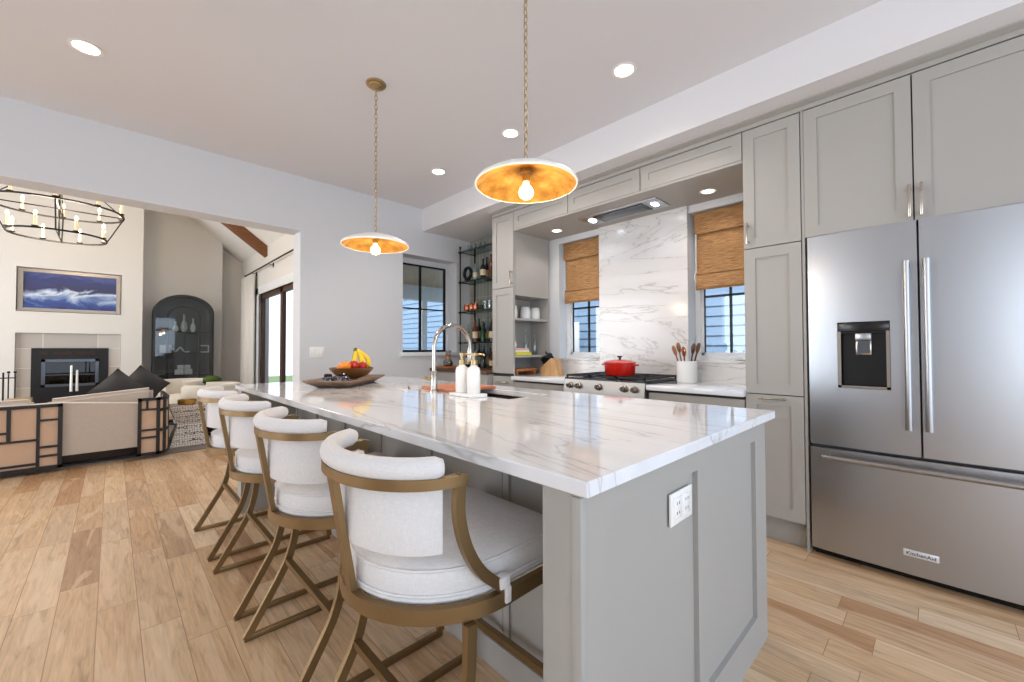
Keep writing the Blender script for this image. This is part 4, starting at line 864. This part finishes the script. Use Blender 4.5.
ib = B(); ib.box(-.886, -.04, BY + .03, BY + .09, 1.01, 1.206).box(-.886, -.765, BY + .03, BY + .09, .06, 1.01).box(-.17, -.04, BY + .03, BY + .09, .06, 1.01).box(-.765, -.17, BY + .03, BY + .09, .06, .62)
ins = obj('insert', ib, M['blackm'], fp)
obj('firebox', B().box(-.765, -.17, BY + .35, BY + .37, .5, 1.05).box(-.80, -.765, BY + .09, BY + .36, .5, 1.05).box(-.17, -.13, BY + .09, BY + .36, .5, 1.05).box(-.8, -.13, BY + .09, BY + .36, .58, .62), M['firebrick'], fp)
df = B()
for a in ((-.78, -.74, .60, 1.03), (-.195, -.155, .60, 1.03), (-.78, -.155, .99, 1.03), (-.78, -.155, .60, .64), (-.74, -.195, .78, .79)): df.box(a[0], a[1], BY + .015, BY + .03, a[2], a[3])
obj('door_frame', df, M['darksteel'], fp); obj('glass', B().box(-.74, -.195, BY + .03, BY + .034, .64, .99), glass('stove_glass', (150, 140, 136), .03), fp)
for a, b2 in ((-.80, -.72), (-.66, -.46), (-.42, -.2)): obj('vent', B().box(a, b2, BY + .024, BY + .03, 1.10, 1.15), M['firebrick'], fp)
pf = thing('wall_art', 'blue and white abstract seascape painting in a silver frame above the fireplace', 'painting', (-.465, 9.66, 1.79))
fb = B(); x0, x1, z0, z1 = -1.03, .09, 1.775, 2.425
for a in ((x0, x0 + .05, z0, z1), (x1 - .05, x1, z0, z1), (x0 + .05, x1 - .05, z0, z0 + .05), (x0 + .05, x1 - .05, z1 - .05, z1)): fb.box(a[0], a[1], BY + .03, BY + .085, a[2], a[3])
obj('frame', fb, M['silver'], pf); obj('canvas', B().box(x0 + .05, x1 - .05, BY + .05, BY + .08, z0 + .05, z1 - .05), M['art'], pf)
# fire tools
ft = thing('fireplace_tools', 'black iron fireplace tool stand left of the fireplace', 'fireplace tools', (-1.10, 9.20, 0))
b = B(); b.lathe([(0, 0), (.10, 0), (.10, .02), (0, .03)], (-1.10, 9.20, 0), 18).tube([(-1.10, 9.20, .02), (-1.10, 9.20, .86)], .01, 8).tube([(-1.22, 9.20, .78), (-.98, 9.20, .78)], .008, 8); obj('stand', b, M['blackm'], ft)
for x in (-1.21, -1.15, -1.05, -.99): obj('tool', B().tube([(x, 9.18, .15), (x, 9.18, .84)], .008, 6).ball((x, 9.18, .86), .018, n=8).box(x - .03, x + .03, 9.17, 9.19, .1, .2), M['blackm'], ft)
# arched display cabinet
ac = thing('display_cabinet', 'tall black arched glass display cabinet against the far wall', 'cabinet', (.99, 10.1, 0))
ax0, ax1, ay0, ay1 = .535, 1.447, 9.98, 10.38; acx = (ax0 + ax1) / 2; ahw = (ax1 - ax0) / 2; zs_, zt_ = 1.88, 2.225
def arch(hw, zb, zs, zt, n=20): return [(-hw, zb)] + [(-hw * math.cos(PI * i / n), zs + (zt - zs) * math.sin(PI * i / n)) for i in range(n + 1)] + [(hw, zb)]
def archband(b, hw, zb, zs, zt, w, y0, y1, n=20):
    o = arch(hw, zb, zs, zt, n); i_ = arch(hw - w, zb, zs, zt - w, n)
    for k in range(len(o) - 1):
        b.poly([(acx + o[k][0], y0, o[k][1]), (acx + o[k + 1][0], y0, o[k + 1][1]), (acx + i_[k + 1][0], y0, i_[k + 1][1]), (acx + i_[k][0], y0, i_[k][1])], (0, y1 - y0, 0))
    return b
cbk = archband(B(), ahw, .08, zs_, zt_, .02, ay0 + .02, ay1); cbk.box(ax0, ax1, ay0 + .02, ay1, 0, .08)
obj('body', cbk, M['cabblack'], ac)
bp = B().poly([(acx + x, ay1 - .02, z) for x, z in arch(ahw - .022, .08, zs_, zt_ - .022)], (0, .015, 0)); obj('back_panel', bp, M['cabback'], ac)
for s in (-1, 1):
    db = B(); x_in = acx + s * .004
    db.box(x_in, x_in + s * .006, ay0, ay0 + .02, .10, zt_ - .01 if False else 2.19)
    db.box(x_in, acx + s * ahw, ay0, ay0 + .02, .10, .50); db.box(acx + s * (ahw - .03), acx + s * ahw, ay0, ay0 + .02, .10, zs_)
    n = 10
    for k in range(n):
        a0, a1 = PI / 2 * k / n, PI / 2 * (k + 1) / n
        q = [(ahw * math.cos(a), zs_ + (zt_ - zs_) * math.sin(a)) for a in (a0, a1)]; q2 = [((ahw - .03) * math.cos(a), zs_ + (zt_ - .03 - zs_) * math.sin(a)) for a in (a0, a1)]
        db.poly([(acx + s * q[0][0], ay0, q[0][1]), (acx + s * q[1][0], ay0, q[1][1]), (acx + s * q2[1][0], ay0, q2[1][1]), (acx + s * q2[0][0], ay0, q2[0][1])], (0, .02, 0))
    dd = obj('door', db, M['cabblack'], ac)
    pts = [(x_in + s * .006, .50)] + [(acx + s * (ahw - .03), .50)] + [(acx + s * (ahw - .03) * math.cos(PI / 2 * k / n), zs_ + (zt_ - .03 - zs_) * math.sin(PI / 2 * k / n)) for k in range(n)] + [(x_in + s * .006, 2.185)]
    obj('glass', B().poly([(x, ay0 + .009, z) for x, z in pts], (0, .003, 0)), M['dglass'], dd)
# inner arch seen through the glass
obj('inner_arch', archband(B(), .26, .5, 1.80, 2.02, .035, ay0 + .12, ay0 + .14), M['cabblack'], ac)
for z in (1.52, 1.12, .70): obj('shelf', B().box(ax0 + .022, ax1 - .022, ay0 + .1, ay1 - .022, z - .012, z), M['cabblack'], ac)
vz = 1.5205; vy = 10.2
for x, h, lb, w in ((.87, .20, 'small white ribbed vase at the left on the top cabinet shelf', .05), (1.0, .34, 'tall white vase in the middle of the top cabinet shelf', .055), (1.14, .27, 'white ring vase at the right on the top cabinet shelf', .05)):
    tag(obj('white_vase', B().lathe([(0, 0), (w * .5, 0), (w, h * .25), (w * .8, h * .5), (w * .28, h * .7), (w * .3, h * .97), (w * .45, h), (0, h)], (x, vy, vz), 20), M['white']), lb, 'vase', 'white vases in the display cabinet')
tag(obj('picture_frame', B().box(.64, .82, vy - .01, vy + .01, 1.1205, 1.27, .003), M['white']), 'small white framed picture at the left on the middle cabinet shelf', 'picture frame')
tag(obj('decor_knot', B().tube(bez([(.88, vy, 1.142), (.95, vy, 1.22), (1.01, vy, 1.142), (1.09, vy, 1.142)], 6), .014, 8), M['white']), 'white looping ornament in the middle cabinet shelf', 'ornament')
t = thing('picture_frame', 'white square open frame at the right on the middle cabinet shelf', 'picture frame', (1.33, vy, 1.1205))
f = B(); 
for a in ((1.24, 1.26, 1.1205, 1.27), (1.38, 1.40, 1.1205, 1.27), (1.24, 1.40, 1.1205, 1.145), (1.24, 1.40, 1.245, 1.27)): f.box(a[0], a[1], vy - .01, vy + .01, a[2], a[3])
obj('frame', f, M['white'], t)
tag(obj('white_box', B().box(.86, 1.13, vy - .08, vy + .08, .7005, .80, .004), M['white']), 'wide white box at the bottom of the cabinet pair', 'box'); tag(obj('white_box', B().box(.90, 1.10, vy - .07, vy + .07, .8005, .88, .004), M['white']), 'smaller white box stacked on the wide one in the cabinet', 'box')
# beam on the vault, curtain and rod
bb = B(); y0, y1 = 8.62, 8.80
def vz_(x): return 2.95 + (SX + .2 - x) * .8 * (5.47 - 2.95) / (3.35 * .8) 
sl = (5.47 - 2.95) / 3.35
def rz(x): return 2.95 + (SX + .2 - x) * sl
bb.poly([(2.045, y0, rz(2.045) - .20), (2.045, y0, rz(2.045) - .005), (-1.05, y0, rz(-1.05) - .005), (-1.05, y0, rz(-1.05) - .22)], (0, y1 - y0, 0))
tag(obj('ceiling_beam', bb, M['beam']), 'stained wooden beam under the sloped living room ceiling', 'beam')
rd = thing('curtain_rod', 'long black curtain rod above the sliding door', 'curtain rod', (1.98, 8, 2.70))
obj('rod', B().tube([(1.97, 5.2, 2.70), (1.97, 9.95, 2.70)], .014, 10, up=(0, 0, 1)).ball((1.97, 9.97, 2.70), .024, n=10), M['blackm'], rd)
for y in (6.6, 8.2, 9.4): obj('bracket', B().tube([(1.97, y, 2.68), (2.045, y, 2.68)], .007, 8).box(2.035, 2.049, y - .015, y + .015, 2.64, 2.72), M['blackm'], rd)
cu_ = B(); n = 60
pa = [(1.97 + .030 * math.sin(i * 1.15) + .008 * math.sin(i * .37), 9.30 + .95 * i / n) for i in range(n + 1)]
r0 = [[cu_.bm.verts.new((x + k * .0, y, z)) for x, y in pa] for k, z in ((0, .01), (0, 1.3), (0, 2.66))]
for a, b2 in zip(r0, r0[1:]):
    for i in range(n): cu_.bm.faces.new((a[i], a[i + 1], b2[i + 1], b2[i]))
cuo = obj('curtain', cu_, M['curtain'], ang=80); tag(cuo, 'white pleated curtain hanging beside the sliding door', 'curtain')
sm = cuo.modifiers.new('thick', 'SOLIDIFY'); sm.thickness = .004
tag(obj('rug', B().box(-3.2, .95, 6.05, 9.0, .0005, .012), M['rug']), 'grey brown patterned rug under the living room seating', 'rug')
# sofa with panelled frame
sf = thing('sofa', 'long oatmeal sofa with black and cane panelled back, facing the fireplace', 'sofa', (-1.0, 6.3, 0))
obj('back', B().poly([(-2.3, 5.965, .14), (.24, 5.965, .14), (.24, 5.965, .60), (-.34, 5.965, .655), (-1.2, 5.965, .64), (-2.3, 5.965, .60)], (0, .16, 0)), M['sofa'], sf)
obj('base', B().box(-2.28, .40, 6.02, 6.90, .05, .26, .01).box(-2.2, -2.1, 6.1, 6.2, 0.013, .05).box(.2, .3, 6.1, 6.2, .013, .05).box(-2.2, -2.1, 6.7, 6.8, .013, .05).box(.2, .3, 6.7, 6.8, .013, .05), M['espresso'], sf)
for x0 in (-2.24, -1.35, -.46): obj('seat_cushion', B().box(x0, x0 + .86, 6.14, 6.94, .27, .46, .05, 3), M['sofa'], sf)
for x0, sl_ in ((-2.24, 0), (-1.35, 0), (-.46, .06)):
    b = B(); b.poly([(x0, 6.14, .462), (x0, 6.14, .68), (x0 + .80, 6.14, .69 + sl_), (x0 + .80, 6.14, .462)], (0, .17, 0)); bmesh.ops.bevel(b.bm, geom=b.bm.edges[:], offset=.035, segments=3, affect='EDGES'); obj('back_cushion', b, M['sofa'], sf)
def framed(x0, x1, cols, name):
    """black lattice frame with cane infill on plane y=5.93..5.962"""
    w = .022; p = obj('cane_panel', B().box(x0 + .01, x1 - .01, 5.945, 5.955, .06, .64), M['cane'], sf)
    f = B()
    for a, b2 in ((x0, x0 + .03), (x1 - .03, x1)): f.box(a, b2, 5.925, 5.963, .04, .655)
    f.box(x0, x1, 5.925, 5.963, .625, .655); f.box(x0, x1, 5.925, 5.963, .04, .07)
    for c in cols: f.box(*c[:2], 5.93, 5.96, *c[2:])
    obj('panel_frame', f, M['espresso'], p)
L = -1.25
framed(L, -.337, [(-.505, -.482, .05, .64), (-.482, -.35, .495, .515), (-.482, -.35, .24, .26), (-.482, -.35, .155, .175), (-1.2, -.505, .315, .335), (-.685, -.66, .335, .64), (-1.2, -.505, .09, .11), (-.90, -.685, .40, .42), (-.98, -.96, .05, .64)], 'l')
# right corner: flat panel then rounded return
framed(.205, .385, [(.27, .29, .54, .64), (.21, .38, .52, .54), (.21, .38, .30, .32), (.21, .38, .22, .24)], 'r')
cr_ = [(.385, 5.945), (.43, 5.99), (.455, 6.06), (.465, 6.15), (.465, 6.90)]
obj('arm', B().sweep([(x, y, .35) for x, y in cr_], [(-.005, -.30), (.005, -.30), (.005, .29), (-.005, .29)]), M['cane'], sf)
fb = B(); 
for z in (.055, .64, .52, .30): fb.bar([(x, y, z) for x, y in cr_], .03, .028)
for x, y in ((.425, 5.98), (.465, 6.2), (.465, 6.55), (.465, 6.885)): fb.box(x - .016, x + .016, y - .016, y + .016, .04, .655)
obj('arm_frame', fb, M['espresso'], sf)
obj('arm_pad', B().box(.405, .447, 6.10, 6.88, .27, .60, .015), M['sofa'], sf)
def pillow(x, y, z, s, rot, m, lb, lean=.25):
    b = B(); n = 10; V2 = {}
    for k in (0, 1):
        for i in range(n + 1):
            for j in range(n + 1):
                u, v = i / n * 2 - 1, j / n * 2 - 1; th = .075 * (1 - abs(u) ** 2.5) * (1 - abs(v) ** 2.5); pin = 1 - .10 * (1 - max(abs(u), abs(v)) ** 1) if False else 1 - .06 * (1 - u * u) * (1 if abs(v) > .5 else 0) - .06 * (1 - v * v) * (1 if abs(u) > .5 else 0)
                V2[k, i, j] = b.bm.verts.new((u * s / 2 * pin, (th if k else -th), v * s / 2 * pin))
    for k in (0, 1):
        for i in range(n):
            for j in range(n): b.bm.faces.new((V2[k, i, j], V2[k, i + 1, j], V2[k, i + 1, j + 1], V2[k, i, j + 1]))
    bmesh.ops.remove_doubles(b.bm, verts=b.bm.verts, dist=.0005)
    b.xf(Matrix.Translation((x, y, z)) @ Matrix.Rotation(-lean, 4, 'X') @ Matrix.Rotation(rot, 4, 'Y'))
    tag(obj('throw_pillow', b, m, ang=80), lb, 'pillow', 'throw pillows on the sofa')
pillow(.06, 6.45, .72, .36, .74, M['charcoal'], 'charcoal pillow standing on its corner behind the sofa back, the left one'); pillow(.27, 6.66, .74, .37, .70, M['charcoal'], 'charcoal pillow at the sofa arm, the right one')
# coffee table with candlesticks
cf = thing('coffee_table', 'low round coffee table between sofa and fireplace', 'table', (-.5, 7.6, .013))
obj('top', B().lathe([(0, .40), (.55, .40), (.55, .44), (0, .44)], (-.5, 7.6, .013), 40), M['darkwood'], cf)
for a in range(4): obj('leg', B().tube([(-.5 + .4 * math.cos(a * PI / 2 + .7), 7.6 + .4 * math.sin(a * PI / 2 + .7), .013), (-.5 + .4 * math.cos(a * PI / 2 + .7), 7.6 + .4 * math.sin(a * PI / 2 + .7), .412)], .022, 8), M['darkwood'], cf)
for x, y, h, lb in ((-.365, 7.6, .32, 'taller white taper candle in a black holder, in front of the fireplace'), (-.315, 7.62, .26, 'shorter white taper candle in a black holder, right of the taller one')):
    t = thing('candlestick', lb, 'candle', (x, y, .4535), 'taper candles on the coffee table')
    obj('holder', B().lathe([(0, 0), (.021, 0), (.021, .01), (.008, .02), (.008, .18), (.018, .20), (0, .20)], (x, y, .4535), 16), M['blackm'], t); obj('taper', B().lathe([(0, .2), (.013, .2), (.010, .2 + h), (.003, .21 + h), (0, .21 + h)], (x, y, .4535), 12), M['white'], t)
tag(obj('wooden_box', B().box(-.86, -.66, 7.3, 7.44, .4535, .62, .01), M['brassl']), 'small brass toned box on the coffee table left of the candles', 'box')
# armchairs beyond the side table
def armchair(x, y, rz, lb, s=1.0):
    t = thing('armchair', lb, 'armchair', (0, 0, 0), 'cream armchairs in the living room')
    # barrel back: opening faces +X
    A = [math.radians(a) for a in range(60, 301, 8)]
    obj('back', B().sweep([(.34 * math.cos(a), .34 * math.sin(a), .47) for a in A], [(-.055, -.22), (.055, -.22), (.065, .0), (.055, .20), (.0, .23), (-.055, .20), (-.065, 0)]), M['cream'], t, ang=60)
    obj('seat', B().lathe([(0, .14), (.33, .14), (.36, .2), (.36, .30), (.30, .34), (.30, .42), (.26, .46), (0, .47)], (0.04, 0, 0), 32), M['cream'], t, ang=60)
    obj('swivel_base', B().lathe([(0, .013), (.22, .013), (.22, .05), (.05, .06), (.05, .14), (0, .14)], (.02, 0, 0), 24), M['espresso'], t)
    t.location = (x, y, 0); t.rotation_euler = (0, 0, rz); t.scale = (s, s, 1); return t
armchair(1.00, 7.15, math.radians(150), 'cream barrel armchair, the nearer one, beside the inlay side table')
armchair(.84, 8.45, math.radians(200), 'cream barrel armchair, the farther one, near the display cabinet')
# hourglass side table
sx_, sy_ = .70, 6.52; st = thing('side_table', 'square hourglass side table with bone inlay pattern', 'side table', (sx_, sy_, 0))
def hg(b, prof):
    rr = [[b.bm.verts.new((sx_ + dx * w, sy_ + dy * w, z)) for dx, dy in ((-1, -1), (1, -1), (1, 1), (-1, 1))] for w, z in prof]
    for a, c in zip(rr, rr[1:]):
        for i in range(4): b.bm.faces.new((a[i], a[(i + 1) % 4], c[(i + 1) % 4], c[i]))
    b.bm.faces.new(rr[0][::-1]); b.bm.faces.new(rr[-1]); return b
obj('table_body', hg(B(), [(.20, .013), (.12, .27), (.20, .48), (.20, .495)]), M['mosaic'], st, ang=10)
tag(obj('brass_bowl', B().lathe([(0, 0), (.085, 0), (.095, .01), (.095, .06), (.088, .06), (.085, .012), (0, .012)], (sx_ - .02, sy_, .4955), 32), M['gold']), 'round gold bowl on the inlay side table', 'bowl')
# small table with moss ball between the chairs
t = thing('accent_table', 'slim black accent table behind the armchairs carrying the moss bowl', 'table', (1.12, 7.84, .013))
obj('top', B().lathe([(0, .60), (.17, .60), (.17, .62), (0, .62)], (1.12, 7.84, .013), 28), M['blackm'], t); obj('stem', B().tube([(1.12, 7.84, .03), (1.12, 7.84, .615)], .015, 10), M['blackm'], t); obj('foot', B().lathe([(0, 0), (.12, 0), (.12, .015), (0, .02)], (1.12, 7.84, .013), 24), M['blackm'], t)
t = thing('moss_bowl', 'low bowl of green moss on the accent table behind the armchairs', 'plant', (1.12, 7.84, .634)); obj('bowl', B().lathe([(0, 0), (.08, 0), (.13, .05), (.125, .05), (0, .006)], (1.12, 7.84, .634), 24), M['blackm'], t)
mo = B().ball((1.12, 7.84, .712), .12, sz=.5, n=24)
for v in mo.bm.verts: v.co += Vector((random.uniform(-1, 1), random.uniform(-1, 1), random.uniform(-1, 1))) * .006
obj('moss', mo, M['moss'], t)

# ================================================================== CHANDELIER
CXc, CYc = -.46, 7.10
ch = thing('chandelier', 'black iron two-tier oval chandelier with candle lamps in the living room', 'chandelier', (CXc, CYc, 2.5))
def oct_(a, b_, z, n=28): return [(CXc + a * math.copysign(abs(math.cos(t)) ** .9, math.cos(t)), CYc + b_ * math.copysign(abs(math.sin(t)) ** .9, math.sin(t)), z) for t in [2 * PI * k / n for k in range(n)]]
obj('upper_ring', B().bar(oct_(.55, .50, 2.82), .014, .018, closed=True), M['blackm'], ch)
obj('lower_ring', B().bar(oct_(.40, .38, 2.50), .014, .018, closed=True), M['blackm'], ch)
for t_ in (0, PI / 2, PI, 3 * PI / 2): obj('strut', B().tube([(CXc + .55 * math.cos(t_), CYc + .50 * math.sin(t_), 2.82), (CXc + .40 * math.cos(t_), CYc + .38 * math.sin(t_), 2.50)], .007, 8), M['blackm'], ch)
obj('cross_bar', B().tube([(CXc - .55, CYc, 2.82), (CXc + .55, CYc, 2.82)], .007, 8).tube([(CXc, CYc - .5, 2.82), (CXc, CYc + .5, 2.82)], .007, 8).tube([(CXc, CYc - .38, 2.5), (CXc, CYc + .38, 2.5)], .006, 8), M['blackm'], ch)
obj('stem', B().tube([(CXc, CYc, 2.5), (CXc, CYc, 3.35)], .009, 8), M['blackm'], ch)
for t_ in range(4): obj('hanger', B().tube([(CXc + .55 * math.cos(t_ * PI / 2), CYc + .5 * math.sin(t_ * PI / 2), 2.82), (CXc, CYc, 3.35)], .006, 6), M['blackm'], ch)
obj('rod', B().tube([(CXc, CYc, 3.35), (CXc, CYc, rz(CXc) - .01)], .008, 8).lathe([(0, 0), (.06, 0), (.06, .03), (0, .03)], (CXc, CYc, rz(CXc) - .04), 16), M['blackm'], ch)
def clamp(x, y, z):
    c = obj('candle_cup', B().lathe([(0, 0), (.026, .006), (.028, .014), (.012, .018), (0, .018)], (x, y, z), 12), M['blackm'], ch)
    k = obj('candle_sleeve', B().lathe([(0, .018), (.0125, .018), (.0125, .13), (0, .13)], (x, y, z), 12), M['candle'], c)
    obj('bulb', B().lathe([(0, .13), (.010, .135), (.014, .15), (.008, .172), (0, .185)], (x, y, z), 10), M['flame'], c)
for k in range(10): a = 2 * PI * (k + .5) / 10; clamp(CXc + .55 * math.cos(a), CYc + .50 * math.sin(a), 2.825)
for k in range(8): a = 2 * PI * (k + .5) / 8; clamp(CXc + .40 * math.cos(a), CYc + .38 * math.sin(a), 2.505)
d = bpy.data.lights.new('chandelier_glow', 'POINT'); d.energy = 45; d.color = (1, .84, .64); d.shadow_soft_size = .25; o = bpy.data.objects.new('chandelier_glow', d); C.objects.link(o); o.location = (CXc, CYc, 2.72)
